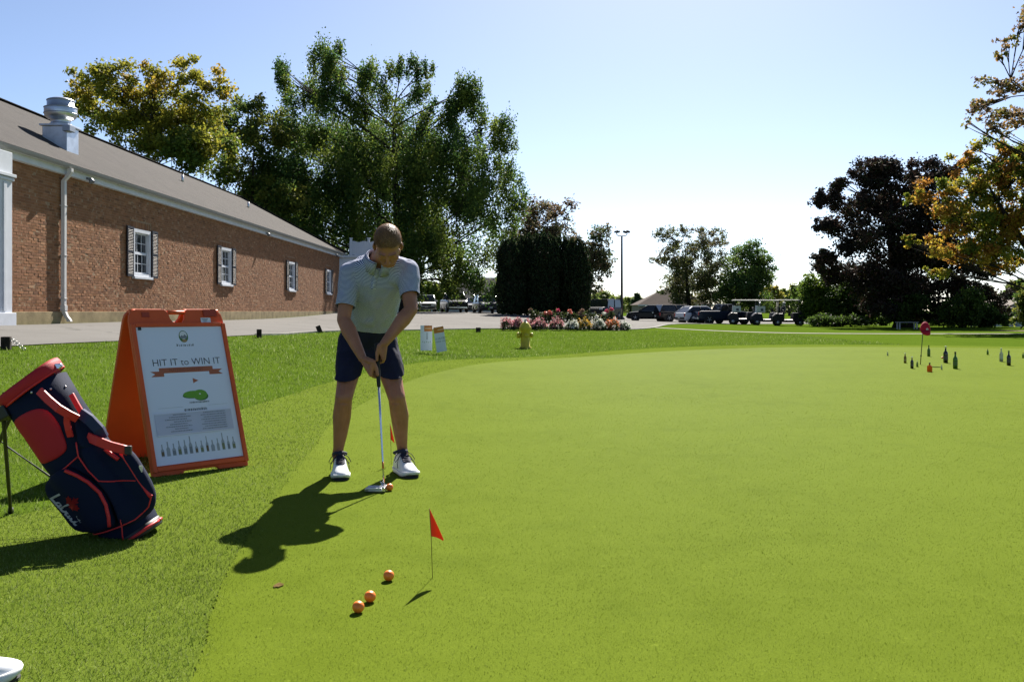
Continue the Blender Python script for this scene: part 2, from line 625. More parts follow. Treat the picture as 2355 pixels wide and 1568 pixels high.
def blades(name, xy, hgt, wid, lean, dz, cols, label, kind='stuff'):
    n = len(xy)
    x, y = xy[:, 0], xy[:, 1]
    z = HH(x, y) + dz
    a = RNG.uniform(0, 2 * np.pi, n)
    h = hgt * RNG.uniform(.55, 1.25, n)
    w = wid * RNG.uniform(.7, 1.3, n)
    la = RNG.uniform(0, 2 * np.pi, n)
    ll = lean * RNG.uniform(.2, 1.0, n) * h
    dx, dy = np.cos(a) * w / 2, np.sin(a) * w / 2
    V = np.empty((n, 3, 3))
    V[:, 0] = np.stack([x - dx, y - dy, z - .002], 1)
    V[:, 1] = np.stack([x + dx, y + dy, z - .002], 1)
    V[:, 2] = np.stack([x + np.cos(la) * ll, y + np.sin(la) * ll, z + h], 1)
    pal = np.array(cols)
    k = RNG.random((n, 1)) ** 1.2
    j = RNG.integers(0, len(pal), n)
    c = pal[j] * (0.75 + 0.5 * k)
    # broad patches of slightly different turf
    pa = 0.5 + 0.25 * np.sin(x * 2.1 + 1.3 * np.sin(y * 1.7)) + 0.25 * np.sin(y * 2.6 + 1.9 * np.sin(x * 1.3 + 2))
    if lean < 1.1:                                # uneven growth and stray pale stalks in the rough
        tuft = 0.5 + 0.5 * np.sin(x * 5.3 + 2.1 * np.sin(y * 4.1)) * np.sin(y * 6.2 + 1.7 * np.sin(x * 3.7))
        V[:, 2, 2] += h * (tuft - .45) * .75
        stray = RNG.random(n) < .012
        V[stray, 2, 2] += h[stray] * .9
        c[stray] = np.array([.26, .26, .12])
    c = c * (0.98 + 0.36 * pa[:, None]) * np.array([.97, 1.07, 1.05])
    o = np_mesh(name, V.reshape(-1, 3), np.arange(n * 3).reshape(-1, 3), M_BLADE, tint=np.repeat(c, 3, 0))
    return tag(o, label, 'grass', None, kind)


def scatter(x0, x1, y0, y1, dens):
    n = int((x1 - x0) * (y1 - y0) * dens)
    q = np.column_stack([RNG.uniform(x0, x1, n), RNG.uniform(y0, y1, n)])
    vis = np.abs(q[:, 0]) < q[:, 1] * 0.66 + 0.6
    return q[vis]


def scatter2(x0, x1, y0, y1, dens, yn, power):
    """blades that thin out smoothly with the distance"""
    out = []
    y = y0
    while y < y1:
        st = max(0.25, y * 0.06)
        d = dens * min(1.0, (yn / y)) ** power
        out.append(scatter(x0, x1, y, min(y + st, y1), d))
        y += st
    return np.concatenate(out)


def off_road(q):
    # the near edge of the driveway, as distance along x
    e = np.array(ke)
    o = np.argsort(e[:, 1])
    return q[:, 0] > np.interp(q[:, 1], e[o, 1], e[o, 0]) + 0.05


rq = scatter2(-9, 12, 2.6, 40, 4200, 5.5, 1.9)
rq = rq[(in_fringe(rq[:, 0], rq[:, 1]) < RNG.normal(0, .05, len(rq))) & off_road(rq)]
hz = np.clip(rq[:, 1] / 7.0, 0.9, 3.0)
blades('rough_grass', rq, .027 * (0.8 + 0.2 * hz), .0042 * hz, 1.0, 0, [(.06, .105, .009), (.08, .122, .012), (.108, .142, .022), (.048, .088, .008), (.17, .19, .07)], 'longer rough grass around the fringe and up to the driveway')
fq = scatter2(-5, 4, 2.0, 24, 15000, 3.4, 2.3)
fq = fq[(in_fringe(fq[:, 0], fq[:, 1]) > -0.05) & (in_green(fq[:, 0], fq[:, 1]) < RNG.normal(.02, .05, len(fq)))]
blades('fringe_grass', fq, .013, .0032 * np.clip(fq[:, 1] / 3.8, .9, 3), 1.2, .004, [(.08, .118, .012), (.10, .134, .017), (.118, .146, .024), (.066, .10, .011), (.165, .18, .06)], 'short fringe grass beside the putting green')
gq = scatter2(-2.5, 6, 2.2, 14, 9000, 3.2, 2.6)
gq = gq[in_green(gq[:, 0], gq[:, 1]) > 0]
blades('green_grass', gq, .0055, .0026 * np.clip(gq[:, 1] / 3.5, .9, 3), 1.2, .009, [(.098, .125, .012), (.112, .138, .016), (.085, .11, .009), (.14, .16, .035)], 'closely mown grass of the putting green')
# ------------------------------------------------------------------ the brick clubhouse along the driveway (local +Y runs along its wall, +X faces the drive)
M_WHITE = mat('white_paint', (.52, .54, .58), 0.55, spec=.3, var=.05, vs_=4)
M_MORTAR = mat('mortar', (.26, .185, .12), 0.95, spec=.1, var=.2, vs_=20)
M_BRICK = mat('brick_clay', (.27, .12, .07), 0.9, spec=.15, attr=True, bump=0.2, bs=120)
M_CONC = mat('foundation_concrete', (.24, .19, .11), 0.92, spec=.1, var=.22, vs_=2.5, bump=.4, bs=20)
M_GLASS = mat('window_glass', (.02, .025, .03), 0.06, spec=.6)
M_SHUT = mat('shutter_paint', (.012, .013, .02), 0.5, spec=.3)
M_GALV = mat('galvanised_steel', (.55, .57, .6), 0.38, metal=0.85, var=.12, vs_=5)
M_ROOFV = mat('attic_vent_dark', (.02, .02, .02), 0.6)


def shingle_material():
    m, t, b = nodes_of('roof_shingle')
    tc = t.nodes.new('ShaderNodeTexCoord')
    mp = t.nodes.new('ShaderNodeMapping')
    mp.inputs['Rotation'].default_value = (0, 0, R(90))
    t.links.new(tc.outputs['Object'], mp.inputs['Vector'])
    br = t.nodes.new('ShaderNodeTexBrick')
    br.inputs['Scale'].default_value = 1.0
    br.inputs['Brick Width'].default_value = 0.32
    br.inputs['Row Height'].default_value = 0.125
    br.inputs['Mortar Size'].default_value = 0.006
    br.inputs['Color1'].default_value = (.049, .045, .043, 1)
    br.inputs['Color2'].default_value = (.039, .036, .035, 1)
    br.inputs['Mortar'].default_value = (.04, .035, .032, 1)
    t.links.new(mp.outputs[0], br.inputs['Vector'])
    f, raw = noise_fac(t, 1.1, 5.0, .3, .7, tc.outputs['Object'])
    f2, raw2 = noise_fac(t, 90.0, 3.0, .3, .7, tc.outputs['Object'])
    c = ramp_mix(t, f, br.outputs['Color'], (.054, .049, .046))
    t.links.new(c, b.inputs['Base Color'])
    b.inputs['Roughness'].default_value = 0.95
    sock(b, 'Specular IOR Level').default_value = 0.1
    bp = t.nodes.new('ShaderNodeBump'); bp.inputs['Strength'].default_value = .6; bp.inputs['Distance'].default_value = .01
    mh = t.nodes.new('ShaderNodeMath'); mh.operation = 'ADD'
    t.links.new(br.outputs['Fac'], mh.inputs[0]); t.links.new(raw2, mh.inputs[1])
    t.links.new(mh.outputs[0], bp.inputs['Height']); t.links.new(bp.outputs[0], b.inputs['Normal'])
    return m


M_SHINGLE = shingle_material()
ANG = math.atan(0.0095)
club = thing('clubhouse', 'long brick clubhouse with brown shingle roof and shuttered windows beside the driveway', 'building', (-10.9 - .0095 * 27.5, 0, 0), -ANG)
W0, W1, ZB, ZT = 19.95, 57.5, 1.03, 4.37
WIN_C, WHW, WZ0, WZ1 = [27.5, 35.35, 45.45, 54.25], 0.62, 2.05, 3.43

g = G()
g.box((-.22, (W0 + W1) / 2, (ZB + WZ0) / 2), (.432, W1 - W0, WZ0 - ZB))
g.box((-.22, (W0 + W1) / 2, (ZT + .25 + WZ1) / 2), (.432, W1 - W0, ZT + .25 - WZ1))
edges = [W0] + [e for c in WIN_C for e in (c - WHW, c + WHW)] + [W1]
for a, b in zip(edges[0::2], edges[1::2]):
    g.box((-.22, (a + b) / 2, (WZ0 + WZ1) / 2), (.432, b - a, WZ1 - WZ0))
g.box((-4.6, W1 - .3, 2.7), (8.2, .5, 3.8))
g.box((-8.6, (W0 + W1) / 2, 2.7), (.4, W1 - W0, 3.8))
g.box((-4.6, W0 + .3, 2.7), (8.2, .5, 3.8))
g.build('wall', M_MORTAR, club)
g = G(); g.box((-.16, (W0 + W1) / 2, .72), (.40, W1 - W0 + .06, .62)); g.build('foundation', M_CONC, club, .008)

# bricks, laid in running bond
PAL = np.array([(.205, .103, .066), (.225, .118, .077), (.185, .092, .06), (.25, .14, .094), (.16, .082, .055), (.215, .105, .062), (.28, .175, .125), (.135, .07, .05)])
PW = np.array([.27, .25, .19, .07, .06, .13, .015, .015])
CH, BH, BL = .0681, .0585, .2
near_bricks, far_bricks = [], []
row = 0
z = ZB
while z + BH <= ZT + .02:
    y = W0 + (0 if row % 2 == 0 else -.105)
    while y < W1:
        a, b = max(y, W0), min(y + BL, W1)
        segs = [(a, b)]
        for c in WIN_C:
            if z + BH > WZ0 - .01 and z < WZ1 + .21:
                ns = []
                hw = WHW if z < WZ1 - .005 else WHW + .1
                for (p, q) in segs:
                    if q <= c - hw or p >= c + hw: ns.append((p, q))
                    else:
                        if p < c - hw - .03: ns.append((p, c - hw))
                        if q > c + hw + .03: ns.append((c + hw, q))
                segs = ns
        for p, q in segs:
            if q - p > .03:
                (near_bricks if (q - p > .199 and q < 21.4) else far_bricks).append((p, q, z, z + BH))
        y += .2105
    z += CH
    row += 1
for c in WIN_C:                               # soldier course over each window
    yy = c - WHW - .1
    while yy < c + WHW + .07:
        far_bricks.append((yy, yy + .058, WZ1 + .004, WZ1 + .2))
        yy += .068
near_bricks.sort(key=lambda r: r[0])
extra = near_bricks[300:]
near_bricks = near_bricks[:300]
far_bricks += extra


def brick_arrays(bl):
    a = np.array(bl)
    n = len(a)
    pr = RNG.normal(0, .0015, n)
    sk = RNG.normal(0, .0028, n)
    tk = RNG.normal(0, .0009, n)
    V = np.empty((n, 8, 3))
    x0 = np.full(n, -.02)
    for k, (yi, zi) in enumerate(((0, 2), (1, 2), (1, 3), (0, 3))):
        V[:, k] = np.stack([x0, a[:, yi], a[:, zi]], 1)
        V[:, 4 + k] = np.stack([pr + (sk if yi else -sk) + (tk if zi == 3 else -tk), a[:, yi], a[:, zi]], 1)
    F = np.array([(4, 5, 6, 7), (0, 1, 5, 4), (1, 2, 6, 5), (2, 3, 7, 6), (3, 0, 4, 7)])
    FF = (np.arange(n)[:, None, None] * 8 + F[None]).reshape(-1, 4)
    c = PAL[RNG.choice(len(PAL), n, p=PW)] * np.array([1.08, 1.02, .80]) * RNG.uniform(.86, 1.12, (n, 1))
    return V.reshape(-1, 3), FF, np.repeat(c, 8, 0)


V, F, T = brick_arrays(far_bricks)
o = np_mesh('brickwork', V, F, M_BRICK, club, T)
o['kind'] = 'stuff'
variants = []
for k in range(14):
    V, F, T = brick_arrays([(0, BL, 0, BH)])
    ob = np_mesh('brick', V, F, M_BRICK, club, T)
    variants.append(ob.data)
    COL.objects.unlink(ob); bpy.data.objects.remove(ob)
for (p, q, z0, z1) in near_bricks:
    ob = bpy.data.objects.new('brick', random.choice(variants))
    ob.location = (0, p, z0)
    link(ob, club)

# windows with their panes, shutters with their slats
for i, c in enumerate(WIN_C):
    wb = G()
    for (yy, zz, dy, dz) in ((c, WZ1 - .05, 2 * WHW, .1), (c, WZ0 + .03, 2 * WHW, .1), (c - WHW + .05, (WZ0 + WZ1) / 2, .1, WZ1 - WZ0 - .2), (c + WHW - .05, (WZ0 + WZ1) / 2, .1, WZ1 - WZ0 - .2)):
        wb.box((-.045, yy, zz), (.15, dy, dz))
    win = wb.build('window', M_WHITE, club)
    g = G(); g.box((.015, c, WZ0 - .035), (.15, 2 * WHW + .1, .07)); g.build('sill', M_WHITE, win, .006)
    iw, z0, z1 = 2 * WHW - .2, WZ0 + .08, WZ1 - .1
    zm = (z0 + z1) / 2
    g = G()
    for zz, xx in ((z1 - .02, -.075), (zm + .02, -.075), (zm - .012, -.055), (z0 + .025, -.055)):
        g.box((xx, c, zz), (.035, iw, .045))
    for s in (-1, 1):
        g.box((-.065, c + s * (iw / 2 - .02), zm), (.05, .04, z1 - z0 - .05))
    g.build('sash', M_WHITE, win)
    g = G()
    for lo, hi, xx in ((zm + .04, z1 - .04, -.078), (z0 + .045, zm - .034, -.058)):
        for k in (1, 2):
            g.box((xx, c - iw / 2 + .04 + (iw - .08) * k / 3, (lo + hi) / 2), (.022, .02, hi - lo))
        g.box((xx, c, (lo + hi) / 2), (.021, iw - .08, .02))
    g.build('muntin', M_WHITE, win)
    for lo, hi, xx in ((zm + .04, z1 - .04, -.08), (z0 + .045, zm - .034, -.06)):
        for k in range(3):
            for r_ in range(2):
                pw, ph = (iw - .08) / 3, (hi - lo) / 2
                g = G(); g.box((xx, c - iw / 2 + .04 + pw * (k + .5), lo + ph * (r_ + .5)), (.006, pw - .014, ph - .014))
                g.build('pane', M_GLASS, win)
    g = G(); g.box((-.25, c, (WZ0 + WZ1) / 2), (.02, 2 * WHW - .05, WZ1 - WZ0 - .05)); g.build('blind', mat('window_blind', (.20, .2, .19), .8), win)
    for s in (-1, 1):
        yc = c + s * (WHW + .27)
        hw, zz0, zz1 = .215, WZ0 - .02, WZ1 + .03
        g = G()
        for sy in (-1, 1):
            g.box((.045, yc + sy * (hw - .025), (zz0 + zz1) / 2), (.04, .05, zz1 - zz0))
        for zz, hh in ((zz0 + .04, .08), ((zz0 + zz1) / 2, .07), (zz1 - .035, .07)):
            g.box((.045, yc, zz), (.038, 2 * hw - .1, hh))
        for zz in (zz0 + .12, zz1 - .12):
            g.box((.012, yc, zz), (.024, .05, .05))
        sh = g.build('shutter', M_SHUT, club)
        base = None
        zm2 = (zz0 + zz1) / 2
        n = 14
        for lo, hi in ((zz0 + .08, zm2 - .035), (zm2 + .035, zz1 - .07)):
            for k in range(n):
                zc = lo + (hi - lo) * (k + .5) / n
                if base is None:
                    q = G(); q.box((0, 0, 0), (.050, 2 * hw - .1, .008), Matrix.Rotation(R(38), 3, 'Y'))
                    ob = q.build('slat', M_SHUT, sh); base = ob.data
                else:
                    ob = link(bpy.data.objects.new('slat', base), sh)
                ob.location = (.045, yc, zc)

# roof, eaves, gutter
EX, EZ, RX, RZ, RY, EY = .235, 4.62, -4.3, 7.31, 51.2, 58.1
BXX = RX * 2 - EX
g = G()
v = [(EX, 4, EZ), (EX, EY, EZ), (RX, RY, RZ), (RX, 4, RZ), (BXX, 4, EZ), (BXX, EY, EZ)]
vb = [(a, b, c - .05) for a, b, c in v]
g.add(v + vb, [(0, 1, 2, 3), (3, 2, 5, 4), (1, 5, 2), (6, 9, 8, 7), (9, 10, 11, 8), (7, 8, 11), (0, 6, 7, 1), (1, 7, 11, 5), (4, 5, 11, 10), (0, 3, 9, 6), (3, 4, 10, 9)])
roof = g.build('roof', M_SHINGLE, club)
g = G()
hipd = Vector((EX - RX, EY - RY, EZ - RZ))
for k in range(34):
    t0 = k / 34
    p = Vector((RX, RY, RZ)) + hipd * (t0 + .5 / 34)
    rot = hipd.to_track_quat('Y', 'Z').to_matrix()
    g.box(p + Vector((0, 0, .03)), (.26, hipd.length / 34 * 1.02, .035), rot)
g.build('hip_cap', mat('hip_shingle', (.034, .03, .028), .95, spec=.1), roof)
g = G()
for k in range(150):
    g.box((RX, 4.2 + k * .315, RZ + .004), (.28, .31, .02))
g.build('ridge_cap', M_SHINGLE, roof)
for (xx, yy) in ((-2.6, 38.0), (-2.4, 46.5)):
    zr = EZ + (RZ - EZ) * (EX - xx) / (EX - RX)
    g = G(); g.cyl((xx, yy, zr - .1), (xx, yy, zr + .28), .05, n=10); g.build('vent_pipe', M_GALV, roof)
g = G()
ym, yl = (4 + EY) / 2, EY - 4
g.box((.06, ym, 4.455), (.12, yl, .19)); g.box((.085, ym, 4.537), (.17, yl - .02, .035)); g.box((.05, ym, 4.382), (.098, yl - .04, .05))
g.box((-4.3, EY - .3, 4.455), (8.6, .12, .19))
g.build('frieze', M_WHITE, club)
g = G()
rings = []
for yy in (4, EY + .02):
    rings.append([(.175, yy, 4.60), (.175, yy, 4.515), (.235, yy, 4.50), (.262, yy, 4.545), (.272, yy, 4.60), (.262, yy, 4.60), (.25, yy, 4.55), (.23, yy, 4.515), (.19, yy, 4.525), (.19, yy, 4.60)])
g.loft(rings, True, False)
g.build('gutter', mat('gutter_aluminium', (.20, .20, .19), .55, spec=.3), club)
g = G()
dy = 22.68
M_DSP = mat('downspout_paint', (.50, .49, .48), .5, spec=.3)
g.loft([[(x + sx * .045, y + sy * .055, z) for sx, sy in ((-1, -1), (1, -1), (1, 1), (-1, 1))] for x, y, z in
        ((.24, dy, 4.50), (.24, dy, 4.42), (.165, dy, 4.30), (.075, dy, 4.2), (.07, dy, 1.15), (.075, dy + .005, 1.05), (.12, dy + .03, .92), (.17, dy + .06, .84), (.185, dy + .065, .79))], True, False)
for zz in (3.6, 2.4, 1.35):
    g.box((.065, dy, zz), (.125, .135, .025))
g.box((.075, dy, 1.12), (.115, .135, .13))
g.build('downspout', M_DSP, club, .004)
for yy in (23.78, 40.5, 55.6):
    g = G()
    g.cyl((.10, yy, 4.42), (.2, yy, 4.40), .03, n=10)
    g.lathe([(.03, 0), (.05, .02), (.075, .12), (.07, .13), (.045, .06)], 12, Matrix.Translation((.2, yy, 4.42)) @ Matrix.Rotation(R(150), 4, 'Y'))
    g.build('floodlight', mat('lamp_housing', (.16, .17, .19), .45), club)

# portico pilaster at the near end
g = G()
g.box((.17, 19.15, 2.35), (.44, 1.3, 3.2)); g.box((.19, 19.15, .86), (.52, 1.42, .3)); g.box((.19, 19.15, 3.9), (.52, 1.44, .07)); g.box((.185, 19.15, 3.82), (.48, 1.36, .06))
g.box((.12, 12.2, 4.16), (.44, 15.4, .50))
g.box((.0, 11.8, 2.4), (.1, 13.3, 3.2))
for yy in (16.2, 12.6, 9.0):
    g.box((.17, yy, 2.35), (.44, 1.0, 3.2)); g.box((.19, yy, .86), (.52, 1.12, .3)); g.box((.19, yy, 3.9), (.52, 1.14, .07))
for (yy) in (19.5, 18.8):
    g.box((.40, yy, 2.4), (.03, .12, 2.7))
g.build('portico', M_WHITE, club, .01)

# roof fan
fx, fy = -1.25, 25.2
fz = EZ + (RZ - EZ) * (EX - fx) / (EX - RX)
fan = thing('exhaust_fan', 'shiny metal mushroom exhaust fan standing on the shingle roof', 'exhaust fan', (0, 0, 0))
fan.matrix_world = club.matrix_basis
g = G()
g.box((fx, fy, fz + .12), (.66, .66, .75)); g.box((fx, fy, fz + .50), (.78, .78, .05)); g.box((fx, fy, fz - .19), (.95, .95, .04), Matrix.Rotation(math.atan(.59), 3, 'Y'))
g.build('curb', M_GALV, fan, .008)
g = G(); g.box((fx + .36, fy - .28, fz + .40), (.2, .32, .16)); g.build('junction_box', mat('grey_metal', (.32, .34, .38), .45, metal=.6), fan, .01)
g = G()
g.lathe([(.30, 0), (.30, .08), (.26, .1), (.27, .22), (.36, .26), (.43, .34), (.445, .42), (.445, .62), (.43, .66), (.37, .67), (.37, .90), (.35, .94), (.24, .99), (.0, 1.0)], 28, Matrix.Translation((fx, fy, fz + .52)) @ Matrix.Diagonal((.92, .92, .76, 1)))
g.build('cowl', M_GALV, fan)
g = G()
for zz, rr in ((.64, .45), (.44, .452), (.90, .375)):
    g.lathe([(rr - .02, zz - .012), (rr + .008, zz - .012), (rr + .008, zz + .012), (rr - .02, zz + .012)], 28, Matrix.Translation((fx, fy, fz + .52)) @ Matrix.Diagonal((.92, .92, .76, 1)))
g.build('band', mat('grey_metal', (.32, .34, .38), .45, metal=.6), fan)

# white rear wing with its picket parapet
rw = thing('rear_wing', 'white rear wing with picket parapet just beyond the far end of the brick wall', 'building', (-9.4, 63, 0))
g = G(); g.box((-.6, 0, 2.6), (4.2, 4, 3.9)); g.build('wall', mat('white_siding', (.6, .62, .66), .6, var=.06, vs_=2), rw)
g = G(); g.box((-.6, 0, 4.6), (4.5, 4.3, .16)); g.build('cornice', M_WHITE, rw)
for k in range(3):
    g = G(); g.box((-1.1 + k * 1.15, -2.0, 5.2), (.14, .14, 1.15)); g.box((-1.1 + k * 1.15, -2.0, 5.79), (.2, .2, .05)); g.build('post', M_WHITE, rw)
pk = None
for k in range(21):
    if pk is None:
        g = G(); g.box((0, 0, 0), (.11, .03, .9)); ob = g.build('picket', M_WHITE, rw); pk = ob.data
    else:
        ob = link(bpy.data.objects.new('picket', pk), rw)
    ob.location = (-1.15 + k * .117, -2.0, 5.12 + .04 * math.sin(k))
# ------------------------------------------------------------------ trees, evergreens, shrubs
M_LEAF = mat('leaf', (.05, .08, .012), 0.6, spec=0.2, attr=True, transl=0.52)
M_LEAF_D = mat('dark_leaf', (.02, .015, .012), 0.7, spec=0.12, attr=True, transl=0.22)
M_NEEDLE = mat('evergreen_scale', (.02, .03, .012), 0.7, spec=0.12, attr=True, transl=0.3)
M_BARK = mat('bark', (.03, .025, .021), 0.95, spec=.1, var=.35, vs_=5, bump=.8, bs=12)


def leaf_quads(C, size, tint, droop=0.0, asp=0.6):
    n = len(C)
    d = RNG.normal(0, 1, (n, 3))
    d[:, 2] -= droop
    d /= np.linalg.norm(d, axis=1)[:, None]
    e = RNG.normal(0, 1, (n, 3))
    e -= (e * d).sum(1)[:, None] * d
    e /= np.linalg.norm(e, axis=1)[:, None]
    s = (size * RNG.uniform(.6, 1.35, n))[:, None]
    V = np.empty((n, 4, 3))
    V[:, 0] = C - d * s * .5
    V[:, 1] = C + e * s * asp * .5 - d * s * .06
    V[:, 2] = C + d * s * .5
    V[:, 3] = C - e * s * asp * .5 - d * s * .06
    return V.reshape(-1, 3), np.arange(n * 4).reshape(-1, 4), np.repeat(tint, 4, 0)


def curve(p, q, bend, n=6):
    p, q = Vector(p), Vector(q)
    m = (p + q) / 2 + Vector(bend)
    return [p * (1 - t) ** 2 + m * 2 * t * (1 - t) + q * t * t for t in [k / n for k in range(n + 1)]]


def tree(name, label, base, blobs, nleaf, leaf, pal, tr=.3, group=None, depth=.6, clump=.30, dens=1.0, m=None, droop=.2, spread_c=.55, fork=.28, twigs=True, cat='tree', shell=.45, asp=.6, zpow=None, aniso=(1, 1, .75)):
    """blobs: crown masses (px, py, half width, half height in photo px) at the tree's own distance"""
    bx, by = base
    b0 = on(bx, by)
    root = thing(name, label, cat, b0, 0, group)
    k = by / FOC
    B = []
    for i, bl in enumerate(blobs):
        px, py, rx, ry = bl[:4]
        c = P(px, py, by)
        rr = (rx + ry) / 2 * k
        off = bl[4] if len(bl) > 4 else random.uniform(-1, 1) * depth
        c.y += off * max(rr, 1.0) * 1.6
        B.append((c, rx * k, rr * 1.1, ry * k))
    ctr = sum((b[0] for b in B), Vector()) / len(B)
    top = max(b[0].z for b in B)
    # wood
    g = G()
    fk = b0 + (Vector((ctr.x, ctr.y, 0)) - Vector((b0.x, b0.y, 0))) * .25
    fk.z = b0.z + (top - b0.z) * fork
    tp = curve(b0 - Vector((0, 0, .3)), fk, (random.uniform(-.3, .3), random.uniform(-.3, .3), 0), 5)
    g.tube(tp, [tr * (1.35 if i == 0 else 1.05 - .06 * i) for i in range(6)], 10)
    lead = Vector((ctr.x, ctr.y, b0.z + (top - b0.z) * .8))
    lp = curve(fk, lead, (random.uniform(-.5, .5), random.uniform(-.5, .5), 0), 6)
    g.tube(lp, [tr * .75 * (1 - i / 7.5) for i in range(7)], 8)
    CL, CR, CT = [], [], []
    pal = np.array(pal)
    vol = np.array([b[1] * b[3] for b in B])
    for (c, rx, ry, rz), w in zip(B, vol / vol.sum()):
        st = min(lp + tp[3:], key=lambda q: (q - c).length + 3 * max(0, q.z - c.z + .55 * math.hypot(q.x - c.x, q.y - c.y)))
        if (c - st).length > .4:
            pts = curve(st, st.lerp(c, .86), (random.uniform(-.2, .2) * rx, random.uniform(-.2, .2) * rx, .10 * (c - st).length * random.uniform(-.3, 1)), 6)
            r0 = tr * min(.20, .05 + .012 * (c - st).length)
            g.tube(pts, [r0 * (1 - i / 7.5) + .012 for i in range(7)], 6)
        else:
            pts = [st, c]
        nc = max(9, int(w * 170 * dens))
        u = RNG.normal(0, 1, (nc, 3)); u /= np.linalg.norm(u, axis=1)[:, None]
        u *= (RNG.random((nc, 1)) ** shell)
        q = np.array(c) + u * np.array([rx, ry, rz])
        for qq in q:
            CL.append(qq)
            CR.append(clump * (rx * ry * rz) ** (1 / 3) * random.uniform(.6, 1.3))
            CT.append(random.random())
            if twigs and random.random() < .5:
                s = random.choice(pts[len(pts) // 2:])
                g.tube(curve(s, qq, (0, 0, -.05 * random.random() * (Vector(qq) - s).length), 3), [.05 * tr + .018, .04 * tr + .014, .03 * tr + .01, .008], 4)
    g.build('trunk', M_BARK, root, 0, b0)
    CL, CR, CT = np.array(CL), np.array(CR), np.array(CT)
    pr = CR ** 1.5 / (CR ** 1.5).sum()
    idx = RNG.choice(len(CL), nleaf, p=pr)
    off = RNG.normal(0, 1, (nleaf, 3)) * np.array(aniso)
    off *= (CR[idx] * spread_c)[:, None]
    off[:, 2] -= droop * CR[idx] * RNG.random(nleaf) * .8
    C = CL[idx] + off
    tpos = np.clip(CT[idx] + RNG.normal(0, .16, nleaf), 0, .999)
    if zpow is not None:                      # the species turns colour from the top down
        zz = (C[:, 2] - C[:, 2].min()) / (np.ptp(C[:, 2]) + 1e-6)
        tpos = np.clip(tpos * (1 - zpow) + zz * zpow, 0, .999)
    tint = 1.9 * pal[(tpos * len(pal)).astype(int)] * RNG.uniform(.7, 1.3, (nleaf, 1))
    V, F, T = leaf_quads(C - np.array(b0), leaf, tint, droop, asp)
    np_mesh('crown', V, F, m or M_LEAF, root, T)['kind'] = 'stuff'
    return root


GRN = [(.022, .045, .012), (.030, .055, .012), (.040, .066, .012), (.050, .075, .013), (.066, .085, .014)]
YEL = [(.038, .062, .012), (.055, .075, .012), (.085, .09, .012), (.115, .11, .014), (.15, .13, .016), (.165, .115, .018)]
OLV = [(.030, .052, .012), (.042, .064, .013), (.06, .075, .014), (.085, .088, .016)]
BRN = [(.030, .045, .016), (.040, .045, .020), (.058, .046, .026), (.07, .048, .03)]
CRIM = [(.012, .011, .009), (.016, .012, .010), (.020, .012, .011), (.015, .018, .009), (.026, .016, .012)]
ORG = [(.05, .07, .010), (.085, .095, .012), (.13, .115, .014), (.165, .128, .016), (.18, .115, .016), (.155, .072, .015)]

tree('deciduous_tree', 'tree turning yellow behind the clubhouse roof beside the exhaust fan', (-24.5, 62),
     [(160, 225, 45, 35), (205, 195, 60, 40), (270, 195, 70, 50), (350, 195, 65, 55), (430, 165, 50, 40), (485, 180, 40, 50), (240, 260, 80, 50), (340, 280, 90, 70), (440, 270, 85, 75), (480, 345, 80, 60), (400, 350, 60, 50), (320, 340, 60, 60)],
     34000, .24, YEL, .28, 'trees behind the clubhouse', clump=.3, zpow=.45, dens=1.2)
tree('deciduous_tree', 'olive green tree between the yellow tree and the tallest tree', (-20.0, 71),
     [(560, 235, 50, 40), (605, 300, 65, 65), (540, 310, 70, 60), (590, 390, 80, 70), (520, 400, 60, 60), (640, 460, 60, 60), (600, 470, 70, 60)],
     26000, .24, OLV, .26, 'trees behind the clubhouse', clump=.32)
tree('deciduous_tree', 'tallest broad green tree with hanging branches behind the golfer', (-8.8, 76),
     [(768, 115, 28, 35), (765, 160, 34, 36), (755, 215, 45, 45), (800, 235, 45, 45), (955, 205, 45, 36), (1010, 250, 45, 40), (1075, 235, 34, 34), (750, 165, 55, 50), (690, 195, 65, 50), (645, 175, 38, 32), (700, 275, 75, 60), (850, 180, 55, 45), (930, 160, 42, 32), (975, 165, 30, 20), (880, 235, 85, 55), (1078, 200, 38, 36), (1065, 250, 50, 40), (800, 300, 90, 70), (930, 310, 95, 70), (1030, 320, 90, 70),
      (1135, 280, 55, 40), (1160, 310, 35, 40), (665, 330, 45, 70), (720, 400, 85, 75), (840, 410, 90, 80), (960, 420, 110, 85), (1090, 400, 80, 75), (1170, 400, 48, 55), (700, 480, 70, 60), (800, 500, 85, 60), (900, 510, 80, 60), (1000, 530, 85, 75), (1100, 500, 80, 75), (1185, 475, 42, 50),
      (1060, 605, 50, 55), (1130, 590, 60, 55), (1030, 640, 26, 40), (970, 570, 45, 70), (1110, 650, 45, 28), (740, 560, 70, 40), (820, 570, 75, 50), (900, 590, 70, 55), (960, 630, 40, 50), (680, 540, 50, 40), (870, 640, 60, 40), (640, 500, 40, 50)],
     170000, .205, GRN, .55, 'trees behind the clubhouse', clump=.33, dens=2.0, droop=.9, fork=.22, spread_c=.62, aniso=(.75, .75, 1.35))
tree('deciduous_tree', 'broad mid green tree standing behind the tallest tree', (-11.0, 88),
     [(655, 400, 60, 60), (700, 330, 60, 55), (790, 330, 70, 60), (740, 430, 80, 60), (880, 360, 80, 60), (980, 380, 75, 60), (850, 450, 80, 60), (960, 480, 80, 60), (1060, 440, 65, 55), (760, 530, 80, 50), (900, 550, 80, 50), (1020, 560, 70, 50), (1110, 480, 50, 50), (660, 490, 50, 45)],
     52000, .26, OLV[:3] + [(.05, .08, .014)], .4, 'trees behind the clubhouse', clump=.36, dens=1.3, droop=.5, aniso=(.85, .85, 1.1))
